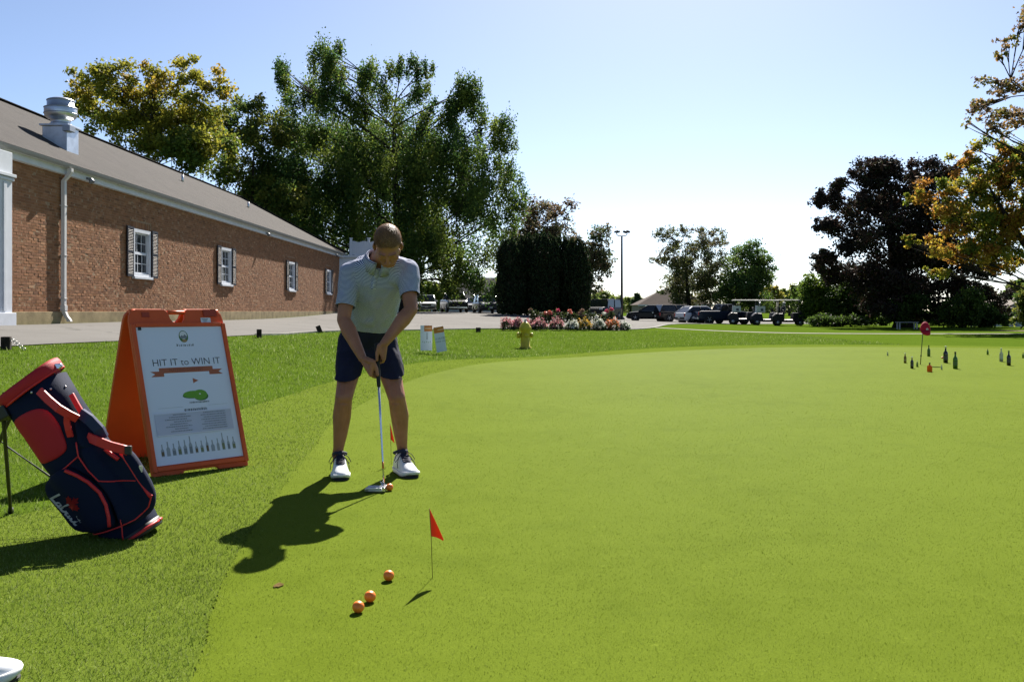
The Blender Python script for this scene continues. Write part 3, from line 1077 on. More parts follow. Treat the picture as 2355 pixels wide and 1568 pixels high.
tree('deciduous_tree', 'thin tree with purplish brown top behind the clipped evergreens', (3.6, 90),
     [(1235, 490, 38, 34), (1290, 485, 38, 28), (1260, 540, 60, 40), (1322, 545, 20, 18), (1200, 560, 40, 60), (1180, 640, 40, 50)], 11000, .27, BRN, .22, 'trees beyond the parking lot', clump=.30, zpow=.5, depth=.4)
tree('deciduous_tree', 'slim leaning tree between the evergreens and the lamp post', (7.5, 94),
     [(1380, 540, 30, 26), (1365, 590, 40, 40), (1385, 610, 28, 30), (1355, 650, 26, 36)], 5200, .27, BRN[:3] + [(.03, .05, .014)], .16, 'trees beyond the parking lot', clump=.30, zpow=.3, depth=.4)
tree('deciduous_tree', 'open branched brownish tree beside the brown roofed house', (20.0, 106),
     [(1540, 545, 36, 28), (1570, 530, 25, 20), (1630, 552, 45, 28), (1580, 600, 65, 45), (1518, 598, 26, 16), (1500, 600, 12, 8), (1600, 655, 75, 40), (1535, 665, 32, 16), (1640, 620, 40, 45), (1570, 690, 45, 22), (1640, 680, 45, 30)], 24000, .23, BRN[:2] + [(.05, .055, .016), (.06, .05, .025)], .3, 'trees beyond the parking lot', clump=.28, zpow=.2, dens=1.3)
tree('deciduous_tree', 'round dense dark green tree behind the golf carts', (26.0, 101),
     [(1725, 585, 42, 34), (1752, 620, 30, 40), (1700, 635, 50, 45), (1740, 660, 40, 34), (1690, 680, 45, 38), (1745, 690, 35, 30)], 26000, .23, GRN[:4], .3, 'trees beyond the parking lot', clump=.34, depth=.3)
tree('deciduous_tree', 'huge nearly black maple on the right beyond the path', (25.5, 61),
     [(1900, 520, 30, 45), (1950, 450, 45, 45), (1975, 400, 40, 32), (2045, 385, 45, 28), (1895, 450, 18, 26), (1880, 600, 18, 26), (1995, 405, 55, 40), (2085, 385, 60, 32), (2150, 400, 45, 35), (2200, 400, 35, 30), (1920, 470, 40, 45), (1935, 425, 25, 18), (2030, 470, 90, 70), (2140, 480, 80, 80), (1960, 545, 65, 55), (2060, 590, 100, 75), (2190, 590, 85, 80), (2100, 670, 100, 55), (2225, 680, 65, 55), (1905, 600, 32, 34), (1930, 625, 40, 35), (2270, 640, 35, 50), (2000, 630, 70, 50), (2290, 690, 30, 50), (2010, 700, 50, 40), (2080, 725, 60, 22), (2170, 720, 60, 28), (2250, 730, 50, 20), (1990, 655, 45, 45)],
     92000, .2, CRIM, .6, 'trees on the right', clump=.33, m=M_LEAF_D, dens=1.4, depth=.35)
tree('deciduous_tree', 'sunlit orange and yellow maple hanging in from the right edge', (27.0, 45),
     [(2150, 440, 55, 30), (2230, 430, 65, 45), (2300, 410, 60, 55), (2350, 400, 50, 70), (2112, 455, 28, 18), (2200, 500, 75, 42), (2280, 500, 70, 55), (2350, 520, 60, 70), (2170, 565, 65, 34), (2100, 555, 22, 14), (2260, 575, 75, 45), (2340, 590, 60, 45), (2160, 622, 32, 18), (2235, 365, 45, 26), (2300, 345, 50, 36), (2430, 480, 80, 110), (2430, 340, 80, 90), (2480, 560, 60, 60)],
     60000, .165, ORG, .32, 'trees on the right', clump=.26, dens=1.7, depth=.35, spread_c=.6)
tree('deciduous_tree', 'sparse copper leaved branches at the upper right corner', (23.5, 33),
     [(2320, 95, 28, 18), (2345, 60, 28, 20), (2300, 125, 16, 14), (2275, 195, 45, 20), (2325, 205, 40, 24), (2260, 235, 32, 22), (2310, 260, 50, 24), (2345, 285, 30, 28), (2290, 300, 26, 20), (2225, 280, 10, 14), (2420, 150, 60, 70), (2450, 270, 70, 60), (2400, 30, 50, 40)],
     11000, .14, [(.06, .045, .03), (.09, .06, .03), (.12, .075, .025), (.07, .07, .02)], .14, 'trees on the right', clump=.32, dens=1.5, depth=.3, fork=.5)


def evergreen(px, py_top, D, w, label):
    b = P(px, 715, D)
    base = on(b.x, D)
    root = thing('evergreen_tree', label, 'evergreen', base, 0, 'row of clipped evergreens')
    topz = P(px, py_top, D).z - base.z
    n = 9000
    t = RNG.random(n) ** .8
    a = RNG.uniform(0, 2 * np.pi, n)
    prof = w * np.minimum(1, (.80 + .35 * np.minimum(t * 4, 1))) * np.where(t < .72, 1.0, np.sqrt(np.clip(1 - ((t - .72) / .285) ** 2, 0.0, 1)))
    rr = prof * (1 - .30 * RNG.random(n) ** 1.6) * (1 + .10 * np.sin(a * 5 + t * 14) + .12 * np.sin(a * 3 - t * 9 + px))
    topz = topz * (1 + .05 * np.sin(a * 4 + px) + .06 * RNG.random(n) * np.sin(a * 9))
    C = np.stack([rr * np.cos(a), rr * np.sin(a), t * topz + .05], 1)
    pal = 1.5 * np.array([(.010, .018, .008), (.014, .024, .009), (.018, .029, .010), (.02, .022, .01), (.03, .024, .014)])
    T = pal[RNG.choice(5, n, p=[.3, .3, .25, .1, .05])] * RNG.uniform(.7, 1.3, (n, 1))
    V, F, T = leaf_quads(C, .2, T, -1.4, .5)
    np_mesh('crown', V, F, M_NEEDLE, root, T)
    topz = float(np.mean(topz))
    g = G(); g.tube([(0, 0, -.2), (0, 0, topz * .5), (0, 0, topz * .93)], [.11, .07, .02], 8)
    g.tube([(0, 0, .1), (0, 0, topz * .3), (0, 0, topz * .7), (0, 0, topz * .9)], [w * .5, w * .66, w * .6, w * .1], 12)  # added dark core filling the crown, its inner shade put into the colour
    g.build('trunk', mat('evergreen_wood_dark_core', (.012, .014, .008), .95, spec=.05), root)


for k, (px, pt, D, w, lb) in enumerate([(1176, 560, 60, .92, 'leftmost of the clipped dark evergreens, beside the parked cars'), (1213, 553, 61, .92, 'second clipped dark evergreen from the parked cars'), (1252, 549, 60, .96, 'middle clipped dark evergreen behind the flower bed'),
                                        (1293, 556, 61, .92, 'fourth clipped dark evergreen from the parked cars'), (1326, 562, 60, .86, 'rightmost of the clipped dark evergreens, beside the black van')]):
    evergreen(px, pt, D, w, lb)


def shrub(label, px, D, blobs, n, leaf, pal, group, m=None, name='shrub'):
    b = P(px, 740, D)
    tree(name, label, (b.x, D), blobs, n, leaf, pal, .05, group, depth=.3, clump=.36, fork=.12, m=m, cat='shrub', twigs=False, shell=.4)


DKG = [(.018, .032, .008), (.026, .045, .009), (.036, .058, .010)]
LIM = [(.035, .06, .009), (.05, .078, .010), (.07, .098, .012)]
shrub('light green shrub at the left foot of the black maple', 1880, 68, [(1870, 690, 32, 45), (1895, 650, 26, 30), (1905, 710, 32, 32), (1862, 650, 14, 26)], 9000, .2, LIM, 'shrubs under the right trees')
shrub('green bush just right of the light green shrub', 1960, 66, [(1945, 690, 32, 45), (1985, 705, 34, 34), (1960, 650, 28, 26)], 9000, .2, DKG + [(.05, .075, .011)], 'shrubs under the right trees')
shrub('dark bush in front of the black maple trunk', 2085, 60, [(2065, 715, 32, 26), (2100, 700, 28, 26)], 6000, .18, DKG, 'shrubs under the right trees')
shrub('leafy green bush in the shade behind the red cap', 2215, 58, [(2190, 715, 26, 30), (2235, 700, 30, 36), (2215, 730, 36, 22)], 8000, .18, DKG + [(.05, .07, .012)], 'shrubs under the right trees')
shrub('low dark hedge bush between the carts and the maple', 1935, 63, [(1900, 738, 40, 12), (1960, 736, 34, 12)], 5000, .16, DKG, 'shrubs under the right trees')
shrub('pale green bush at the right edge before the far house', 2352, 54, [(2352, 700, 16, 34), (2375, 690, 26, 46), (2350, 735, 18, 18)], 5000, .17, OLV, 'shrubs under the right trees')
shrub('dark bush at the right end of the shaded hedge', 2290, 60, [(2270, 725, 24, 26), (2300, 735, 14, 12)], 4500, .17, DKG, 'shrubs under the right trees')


def far_tree(px, top, D, w, pal, label, conifer=False):
    b = P(px, 715, D)
    bl = [(px - w * .35, top + w * .7, w * .55, w * .6), (px + w * .3, top + w * .55, w * .5, w * .5), (px, top + w * 1.1, w * .9, w * .6)]
    if conifer:
        bl = [(px, top + 6, w * .25, 7), (px, top + 15, w * .45, 8), (px, top + 25, w * .6, 9)]
    tree('distant_tree', label, (b.x, D), bl, 2600, .55, pal, .3, 'distant trees', clump=.4, depth=.2, twigs=False, dens=.5)


PAL_F = [(.06, .085, .02), (.075, .10, .022), (.09, .11, .025)]
far_tree(1362, 672, 250, 20, PAL_F, 'distant pale green tree right of the evergreens')
far_tree(1392, 666, 262, 24, PAL_F, 'distant rounded tree above the black van')
far_tree(1420, 678, 255, 20, PAL_F, 'distant low tree left of the lamp post')
far_tree(1450, 680, 262, 18, PAL_F, 'distant low tree right of the lamp post')
far_tree(1466, 672, 230, 22, [(.025, .04, .018), (.03, .045, .02)], 'distant dark conifer left of the brown roofed house', True)
far_tree(1490, 684, 270, 18, PAL_F, 'distant tree partly behind the brown roof')
far_tree(1776, 656, 165, 26, [(.12, .11, .02), (.15, .12, .022), (.1, .1, .02)], 'distant yellow tree above the golf carts')
far_tree(1815, 662, 190, 22, PAL_F, 'distant green tree between the yellow tree and the shrubs')
far_tree(1838, 650, 175, 22, OLV, 'distant olive tree above the rightmost golf cart')
far_tree(1000, 640, 130, 40, [(.09, .1, .02), (.07, .09, .016), (.05, .07, .014)], 'sunlit tree behind the white car')
far_tree(2345, 640, 120, 30, OLV, 'distant tree behind the house at the right edge')


def far_wood(label, x0, x1, D, top, n):
    """a far-off wood that reads as one mass"""
    C = []
    px = RNG.uniform(x0, x1, n)
    prof = top + 9 * np.sin(px * .11) + 6 * np.sin(px * .31 + 1) + 4 * np.sin(px * .73)
    py = prof + (722 - prof) * RNG.random(n) ** .8
    d = D + RNG.uniform(-12, 12, n)
    C = np.stack([(px - CX) * d / FOC, d, CAM_H + (HY - py) * d / FOC], 1)
    k = (np.sin(px * .2) * .5 + .5)[:, None]
    T = (np.array([.05, .078, .022]) * k + np.array([.085, .10, .03]) * (1 - k)) * RNG.uniform(.7, 1.3, (n, 1))
    V, F, T = leaf_quads(C, .9, T, 0, .7)
    tag(np_mesh('distant_wood', V, F, M_LEAF, None, T), label, 'woodland', None, 'stuff')


far_wood('far-off line of trees on the horizon right of the evergreens', 1325, 1620, 330, 690, 9000)
far_wood('far-off line of trees on the horizon behind the golf carts', 1700, 1990, 300, 684, 8000)
far_wood('far-off trees behind the cars at the left', 930, 1180, 240, 680, 6000)
far_wood('far-off trees behind the house at the right edge', 2230, 2520, 230, 668, 7000)


hp_ = P(2150, 740, 72)
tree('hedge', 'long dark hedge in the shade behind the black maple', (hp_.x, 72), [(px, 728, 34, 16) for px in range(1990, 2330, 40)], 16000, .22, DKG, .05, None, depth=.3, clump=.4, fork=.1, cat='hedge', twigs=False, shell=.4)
# ------------------------------------------------------------------ the golfer
def remesh(g, voxel, smooth=6, fac=.5):
    me = g.mesh('tmp')
    ob = bpy.data.objects.new('tmp', me)
    COL.objects.link(ob)
    md = ob.modifiers.new('r', 'REMESH'); md.mode = 'VOXEL'; md.voxel_size = voxel; md.use_smooth_shade = True
    sm = ob.modifiers.new('s', 'SMOOTH'); sm.iterations = smooth; sm.factor = fac
    dg = bpy.context.evaluated_depsgraph_get()
    out = bpy.data.meshes.new_from_object(ob.evaluated_get(dg))
    bpy.data.objects.remove(ob); bpy.data.meshes.remove(me)
    out.materials.clear()
    return out


def cut(me, co, no):
    """keep what lies behind the plane"""
    bm = bmesh.new(); bm.from_mesh(me)
    bmesh.ops.bisect_plane(bm, geom=bm.verts[:] + bm.edges[:] + bm.faces[:], plane_co=co, plane_no=no, clear_outer=True)
    bm.to_mesh(me); bm.free()


def cut_local(me, co, no, c, rad):
    """the same, but only near c"""
    bm = bmesh.new(); bm.from_mesh(me)
    near = [f for f in bm.faces if (f.calc_center_median() - c).length < rad]
    vs_ = {v for f in near for v in f.verts}; es = {e for f in near for e in f.edges}
    bmesh.ops.bisect_plane(bm, geom=list(vs_) + list(es) + near, plane_co=co, plane_no=no)
    kill = [f for f in bm.faces if (f.calc_center_median() - c).length < rad and (f.calc_center_median() - co).dot(no) > 1e-5]
    bmesh.ops.delete(bm, geom=kill, context='FACES')
    bm.to_mesh(me); bm.free()


def shade(me):
    me.polygons.foreach_set('use_smooth', [True] * len(me.polygons))


def ruffle(me, amp, sc, stretch=(1, 1, 1), amp2=0.0):
    """cloth folds"""
    me.update()
    n = len(me.vertices)
    co, no = np.empty(n * 3, np.float32), np.empty(n * 3, np.float32)
    me.vertices.foreach_get('co', co); me.vertices.foreach_get('normal', no)
    co, no = co.reshape(-1, 3), no.reshape(-1, 3)
    q = co * np.array(stretch) * sc
    am = np.array([amp * noise.noise(p) + amp2 * noise.noise([c * 2.7 for c in p]) for p in q.tolist()])
    me.vertices.foreach_set('co', (co + no * am[:, None]).astype(np.float32).ravel())
    me.update()


def ring(c, ax, ay, a, b, n=24, e=2.2):
    out = []
    for k in range(n):
        t = 2 * math.pi * k / n
        ct, st = math.cos(t), math.sin(t)
        out.append(c + ax * (a * math.copysign(abs(ct) ** (2 / e), ct)) + ay * (b * math.copysign(abs(st) ** (2 / e), st)))
    return out


M_SKIN = mat('skin', (.29, .125, .075), .5, spec=.35, var=.10, vs_=14, bump=.05, bs=200)
_sb = M_SKIN.node_tree.nodes['Principled BSDF']
sock(_sb, 'Subsurface Weight').default_value = 0.12
sock(_sb, 'Subsurface Radius').default_value = (.012, .005, .003)
M_HAIR = mat('hair', (.14, .070, .030), .55, spec=.35, var=.3, vs_=60)
M_NAVY = mat('navy_fabric', (.012, .014, .032), .85, spec=.15, var=.15, vs_=9, bump=.15, bs=300)
M_SHOEW = mat('white_leather', (.68, .69, .72), .42, spec=.4)
M_RUBBER = mat('dark_rubber', (.015, .016, .018), .7)
M_LACE = mat('navy_lace', (.010, .012, .03), .8)


def stripe_material():
    m, t, b = nodes_of('striped_jersey')
    at = t.nodes.new('ShaderNodeAttribute'); at.attribute_name = 'stripe'
    ml = t.nodes.new('ShaderNodeMath'); ml.operation = 'MULTIPLY'; ml.inputs[1].default_value = 2 * math.pi / .0076
    t.links.new(at.outputs['Fac'], ml.inputs[0])
    sn = t.nodes.new('ShaderNodeMath'); sn.operation = 'SINE'
    t.links.new(ml.outputs[0], sn.inputs[0])
    mr = t.nodes.new('ShaderNodeMapRange'); mr.inputs[1].default_value = -.12; mr.inputs[2].default_value = .25
    t.links.new(sn.outputs[0], mr.inputs[0])
    c = ramp_mix(t, mr.outputs[0], (.46, .50, .63), (.03, .038, .10))
    t.links.new(c, b.inputs['Base Color'])
    b.inputs['Roughness'].default_value = .85
    sock(b, 'Specular IOR Level').default_value = .15
    return m


M_POLO = stripe_material()
rootp = Vector((-.93, 5.98, 0))
man = thing('person', 'golfer in striped polo and navy shorts bending over his putt', 'person', rootp)


def L(px, py, D):
    return P(px, py, D) - rootp


hipR, hipL = L(816, 785, 6.16), L(878, 785, 6.16)
kneeR, kneeL = L(791, 913, 5.90), L(912, 913, 5.95)
ankR, ankL = L(777, 1043, 6.035), L(926, 1040, 6.10)
shR, shL = L(806, 628, 5.82), L(936, 622, 5.81)
elR, elL = L(790, 735, 5.72), L(945, 712, 5.68)
wrR, wrL = L(834, 824, 5.60), L(884, 789, 5.58)
pel, wai, rib, che, nck = L(847, 790, 6.16), L(853, 735, 6.06), L(862, 685, 5.96), L(868, 635, 5.87), L(876, 590, 5.79)
headc = L(892, 566, 5.60)
GT, GB = L(866, 790, 5.62), L(883, 1113, 5.475)

b = G()
# legs
for hip, knee, ank, s in ((hipR, kneeR, ankR, -1), (hipL, kneeL, ankL, 1)):
    b.limb(hip, .088, hip.lerp(knee, .45), .078); b.limb(hip.lerp(knee, .45), .078, hip.lerp(knee, .85), .060); b.limb(hip.lerp(knee, .85), .060, knee, .056)
    calf = knee.lerp(ank, .33) + Vector((s * .004, .022, 0))
    b.limb(knee, .054, calf, .059); b.limb(calf, .059, knee.lerp(ank, .62) + Vector((0, .012, 0)), .047); b.limb(knee.lerp(ank, .62) + Vector((0, .012, 0)), .047, knee.lerp(ank, .9), .034); b.limb(knee.lerp(ank, .9), .034, ank, .036)
    b.ell(knee + Vector((0, -.022, .0)), (.036, .034, .042))
    b.limb(knee + Vector((0, -.012, -.04)), .034, ank + Vector((0, -.006, .03)), .024)
    b.limb(ank, .034, ank + Vector((s * .01 + .02, -.07, -.10)), .026); b.ell(ank + Vector((0, .035, -.06)), (.034, .04, .04))
    b.ell(ank + Vector((s * .022, 0, -.006)), (.018, .02, .02)); b.ell(ank + Vector((-s * .022, 0, .0)), (.018, .02, .02))
# trunk
b.limb(pel, .115, wai, .105); b.limb(wai, .105, rib, .115); b.limb(rib, .115, che, .115); b.limb(che, .11, nck, .062)
b.limb(hipR, .09, hipL, .09); b.limb(che.lerp(nck, .55), .075, shR, .058); b.limb(che.lerp(nck, .55), .075, shL, .058)
# neck and head
sp = (nck - che).normalized()
U = Vector((.05, -.80, .60)).normalized()          # crown direction of the bowed head
Fw = Vector((.06, -.60, -.80)); Fw = (Fw - U * Fw.dot(U)).normalized()
Sd = Fw.cross(U).normalized()
HR = Matrix((Sd, Fw, U)).transposed()              # local x side, y face forward, z crown


def hd(x, y, z):
    return headc + HR @ Vector((x, y, z))


b.limb(nck - sp * .03, .06, hd(0, -.03, -.06), .056)
b.ell(hd(0, -.018, .028), (.076, .096, .086), HR, 20, 14)
b.ell(hd(0, .020, -.012), (.068, .074, .080), HR, 20, 14)
b.ell(hd(0, .038, -.058), (.055, .052, .052), HR, 18, 12)
b.ell(hd(0, .062, -.098), (.026, .022, .020), HR)
for s in (-1, 1):
    b.limb(hd(s * .054, -.008, -.058), .020, hd(s * .022, .062, -.098), .017)
    b.ell(hd(s * .044, .066, -.028), (.022, .018, .020), HR)
    b.limb(hd(s * .014, .089, .018), .009, hd(s * .048, .076, .016), .008)
    b.ell(hd(s * .031, .079, -.002), (.014, .010, .010), HR)
    b.ell(hd(s * .079, -.010, -.014), (.009, .019, .033), HR @ Matrix.Rotation(s * R(-18), 3, 'Z'))
    b.ell(hd(s * .083, -.014, -.006), (.006, .021, .021), HR @ Matrix.Rotation(s * R(-24), 3, 'Z'))
    b.ell(hd(s * .011, .101, -.040), (.009, .009, .008), HR)
b.limb(hd(0, .092, .004), .009, hd(0, .112, -.036), .0105)
b.limb(hd(-.019, .088, -.062), .0062, hd(.019, .088, -.062), .0062); b.limb(hd(-.016, .086, -.073), .0068, hd(.016, .086, -.073), .0068)
# arms
for sh, el, wr, s in ((shR, elR, wrR, -1), (shL, elL, wrL, 1)):
    b.limb(sh, .058, sh.lerp(el, .4), .051); b.limb(sh.lerp(el, .4), .051, el, .041)
    fm = el.lerp(wr, .28)
    b.limb(el, .041, fm, .047); b.limb(fm, .047, el.lerp(wr, .65), .036); b.limb(el.lerp(wr, .65), .036, wr, .026)
    b.ell(el + Vector((0, .02, -.006)), (.026, .026, .028))
# hands closed round the grip
gd = (GB - GT).normalized()
ex = Vector((1, 0, 0)); ex = (ex - gd * ex.dot(gd)).normalized()
ey = ex.cross(gd); ey = ey if ey.y > 0 else -ey


def gp(s, th, r):
    a = R(th)
    return GT + gd * s + ex * (math.cos(a) * r) + ey * (math.sin(a) * r)


for wr, mir, ss, th0 in ((wrR, False, (.200, .178, .156, .135), .150), (wrL, True, (.112, .090, .068, .048), .060)):
    A = (lambda a: 180 - a) if mir else (lambda a: a)
    mc = []
    for i, s in enumerate(ss):
        r_ = (.0085, .009, .0086, .0076)[i]
        k = (.96, 1.05, 1.0, .86)[i]
        pts = [gp(s - .012, A(208), .047 * k), gp(s - .004, A(143), .040 * k), gp(s, A(112), .031), gp(s + .002, A(88), .026)]
        mc.append(pts[0])
        b.limb(pts[0], r_ + .0022, pts[1], r_ + .0006); b.limb(pts[1], r_ + .0006, pts[2], r_); b.limb(pts[2], r_, pts[3], r_ - .0012)
        b.limb(wr, .0215, pts[0], .0130)
    for p, q in zip(mc[:-1], mc[1:]):
        b.limb(p, .0125, q, .0125)
        b.limb(wr.lerp(p, .6), .017, wr.lerp(q, .6), .017)
    t1, t2, t3 = gp(th0 - .035, A(240), .046), gp(th0 + .005, A(262), .030), gp(th0 + .042, A(268), .0255)
    b.limb(wr, .021, t1, .0175); b.limb(t1, .0165, t2, .0115); b.limb(t2, .0112, t3, .0092)
    b.limb(t1, .016, mc[0], .012)
me = remesh(b, .0034, 3, .5)
me.name = 'body'
me.materials.append(M_SKIN)
body = link(bpy.data.objects.new('body', me), man)

# eyes and eyebrows
for s in (-1, 1):
    g = G(); g.ell(hd(s * .031, .0735, -.008), (.0105, .0100, .0040), HR); g.build('eye', mat('eye_white', (.16, .12, .10), .3), man)
    g = G(); g.tube([hd(s * .016, .1000, .023), hd(s * .03, .0955, .0265), hd(s * .05, .0840, .023)], [.0018, .0026, .0012], 6); g.build('eyebrow', mat('eyebrow_hair', (.13, .07, .04), .7), man)
# hair: a close cap with short strands
g = G()
g.ell(hd(0, -.022, .032), (.0825, .1015, .091), HR, 26, 18)
hm = remesh(g, .006, 2)
bm = bmesh.new(); bm.from_mesh(hm)
inv = HR.transposed()
kill = []
for f in bm.faces:
    q = inv @ (f.calc_center_median() - headc)
    hairline = .066 + .010 * math.cos(q.x * 60) if q.y > .03 else (.060 - (.03 - q.y) * 1.5 if q.y > -.035 else -.05)
    if q.z < max(hairline, -.062): kill.append(f)
bmesh.ops.delete(bm, geom=kill, context='FACES')
bm.to_mesh(hm); bm.free()
hm.materials.append(M_HAIR); shade(hm); hm.name = 'hair'
hair = link(bpy.data.objects.new('hair', hm), man)
hm.update()
hv = np.array([v.co[:] for v in hm.vertices]); hn = np.array([v.normal[:] for v in hm.vertices])
ns = 9000
ix = RNG.integers(0, len(hv), ns)
d0 = hn[ix] * .16 + np.array((HR @ Vector((.12, .85, .05)))[:]) * .9 + RNG.normal(0, .16, (ns, 3))
d0 -= hn[ix] * np.maximum(0, (d0 * hn[ix]).sum(1) - .35)[:, None]
d0 += hn[ix] * np.maximum(0, .12 - (d0 * hn[ix]).sum(1))[:, None]
d0 /= np.linalg.norm(d0, axis=1)[:, None]
bs_ = hv[ix] + RNG.normal(0, .002, (ns, 3)) - hn[ix] * .003
sd_ = np.cross(d0, hn[ix]); sd_ /= np.linalg.norm(sd_, axis=1)[:, None] + 1e-9
ln = RNG.uniform(.010, .020, (ns, 1))
V = np.stack([bs_ - sd_ * .0011, bs_ + sd_ * .0011, bs_ + d0 * ln], 1).reshape(-1, 3)
cc = np.array([(.22, .118, .05), (.15, .078, .034), (.30, .175, .08)])[RNG.integers(0, 3, ns)]
np_mesh('hair_strands', V, np.arange(ns * 3).reshape(-1, 3), mat('hair_strand', (.2, .12, .06), .5, attr=True, transl=.3), hair, np.repeat(cc, 3, 0))

# polo shirt
g = G()
spine = [pel + (wai - pel) * .35, wai, rib, che, che.lerp(nck, .55), che.lerp(nck, .92)]
dims = [(.158, .125), (.150, .124), (.160, .132), (.178, .132), (.150, .108), (.085, .085)]
rings_ = []
for i, (c, (a, d)) in enumerate(zip(spine, dims)):
    t = (spine[min(i + 1, 5)] - spine[max(i - 1, 0)]).normalized()
    ax = Vector((1, 0, 0)); ax = (ax - t * ax.dot(t)).normalized()
    rings_.append(ring(c, ax, t.cross(ax), a, d, 28, 2.4))
g.loft(rings_)
for sh, el in ((shR, elR), (shL, elL)):
    g.limb(che.lerp(nck, .45), .098, sh, .074)
    g.limb(che.lerp(nck, .05), .10, sh.lerp(el, .15), .066)
    g.limb(sh, .074, sh.lerp(el, .45), .066); g.limb(sh.lerp(el, .45), .066, sh.lerp(el, .95), .059)
g.ell(wai.lerp(rib, .3) + Vector((0, -.035, 0)), (.125, .105, .105))
pm = remesh(g, .0065, 9)
ruffle(pm, .009, 10, (1, 1, .55), .006)
for sh, el, fr in ((shR, elR, .72), (shL, elL, .66)):
    dv = (el - sh).normalized()
    cut_local(pm, sh.lerp(el, fr), dv, sh.lerp(el, 1.0), .17)
cut_local(pm, che.lerp(nck, .80), sp, che.lerp(nck, .95), .105)
tz = (wai - pel).normalized()
cut(pm, pel.lerp(wai, .62), -Vector((.12, -.15, .98)).normalized())
# stripes follow the garment: along the back for the trunk, along the arm for a sleeve
at = pm.attributes.new('stripe', 'FLOAT', 'POINT')
axis_t = (nck - pel).normalized()
vals = []
for v in pm.vertices:
    p = v.co
    val = (p - pel).dot(axis_t)
    for sh, el, s in ((shR, elR, -1), (shL, elL, 1)):
        dv = (el - sh).normalized()
        t_ = (p - sh).dot(dv)
        rad = (p - sh - dv * t_).length
        if rad < .094 and s * (p.x - sh.x) > -.035 - .10 * max(t_, 0) and t_ > -.09:
            val = .7 + t_
    vals.append(val)
at.data.foreach_set('value', vals)
pm.materials.append(M_POLO); shade(pm); pm.name = 'polo_shirt'
polo = link(bpy.data.objects.new('polo_shirt', pm), man)
sm_ = polo.modifiers.new('thick', 'SOLIDIFY'); sm_.thickness = .003; sm_.offset = -1
# collar, placket, buttons
g = G()
cb = che.lerp(nck, .80)
ax = Vector((1, 0, 0)); ax = (ax - sp * ax.dot(sp)).normalized(); ay = sp.cross(ax)
fr = ay if ay.y < 0 else -ay
ringsC = []
for k in range(25):
    t = R(9 + (360 - 18) * k / 24)
    dr = fr * math.cos(t) + ax * math.sin(t)
    fo = max(0, math.cos(t))
    base = cb + dr * (.082 + .012 * fo)
    ringsC.append([base - sp * .012, base + sp * .030 - dr * .006, base + sp * .036 + dr * .002, base + sp * (.026) + dr * .014, base - sp * (.012 + .028 * fo) + dr * (.026 + .006 * fo), base - sp * (.010 + .028 * fo) + dr * .022, base + sp * .022 + dr * .009])
g.loft(ringsC, True, True)
cm_ = g.mesh('collar')
at = cm_.attributes.new('stripe', 'FLOAT', 'POINT')
at.data.foreach_set('value', [(Vector(v.co) - pel).dot(axis_t) for v in cm_.vertices])
cm_.materials.append(M_POLO)
link(bpy.data.objects.new('collar', cm_), polo)
from mathutils.bvhtree import BVHTree
bvh = BVHTree.FromPolygons([v.co for v in pm.vertices], [p.vertices for p in pm.polygons])
front = []
for k in range(11):
    q0 = cb.lerp(rib, .22 + .55 * k / 10) + Vector((.004, 0, 0))
    row_ = []
    for dx in (-.017, 0, .017):
        h_ = bvh.ray_cast(Vector((q0.x + dx, -1.5, q0.z)), Vector((0, 1, 0)))
        if h_[0] is not None:
            row_.append(h_[0] + Vector((0, -.0022, 0)))
    if len(row_) == 3:
        front.append(row_)
if len(front) > 2:
    g = G()
    rgs = [[r_[0] + Vector((0, .003, 0)), r_[0], r_[1], r_[2], r_[2] + Vector((0, .003, 0))] for r_ in front]
    g.loft(rgs, False, True, False)
    pm2 = g.mesh('placket')
    at = pm2.attributes.new('stripe', 'FLOAT', 'POINT')
    at.data.foreach_set('value', [(Vector(v.co) - pel).dot(axis_t) + .003 for v in pm2.vertices])
    pm2.materials.append(M_POLO)
    pkt = link(bpy.data.objects.new('placket', pm2), polo)
    for k in (1, 4, 8):
        if k < len(front):
            g = G(); g.ell(front[k][1] + Vector((0, -.001, 0)), (.006, .002, .006), None, 12, 6); g.build('button', mat('button_grey', (.35, .37, .42), .4), polo)
# trousers: navy shorts, belt
g = G()
for c, a, d in ():
    pass
hemR, hemL = hipR.lerp(kneeR, .70), hipL.lerp(kneeL, .70)
rr = []
for c, a, d in ((pel - Vector((0, 0, .05)), .165, .135), (pel + Vector((0, 0, .01)), .172, .138), (pel.lerp(wai, .5), .164, .130), (pel.lerp(wai, .8), .156, .126)):
    rr.append(ring(c, Vector((1, 0, 0)), Vector((0, .94, .34)), a, d, 28, 2.4))
g.loft(rr)
for hip, hem, s in ((hipR, hemR, -1), (hipL, hemL, 1)):
    o_ = Vector((s * .004, 0, 0))
    g.limb(hip + o_, .104, hip.lerp(hem, .5) + o_, .095); g.limb(hip.lerp(hem, .5) + o_, .095, hem + o_, .083); g.limb(hem + o_, .083, hem.lerp(hip, -.2) + o_, .083)
sm2 = remesh(g, .0065, 9)
ruffle(sm2, .009, 10, (1, 1, .55), .005)
cut(sm2, L(850, 869, 5.95), Vector((0, .25, -1)).normalized())
cut(sm2, pel.lerp(wai, .74), Vector((.12, -.15, .98)).normalized())
sm2.materials.append(M_NAVY); shade(sm2); sm2.name = 'shorts'
shorts = link(bpy.data.objects.new('shorts', sm2), man)
sm_ = shorts.modifiers.new('thick', 'SOLIDIFY'); sm_.thickness = .004; sm_.offset = -1


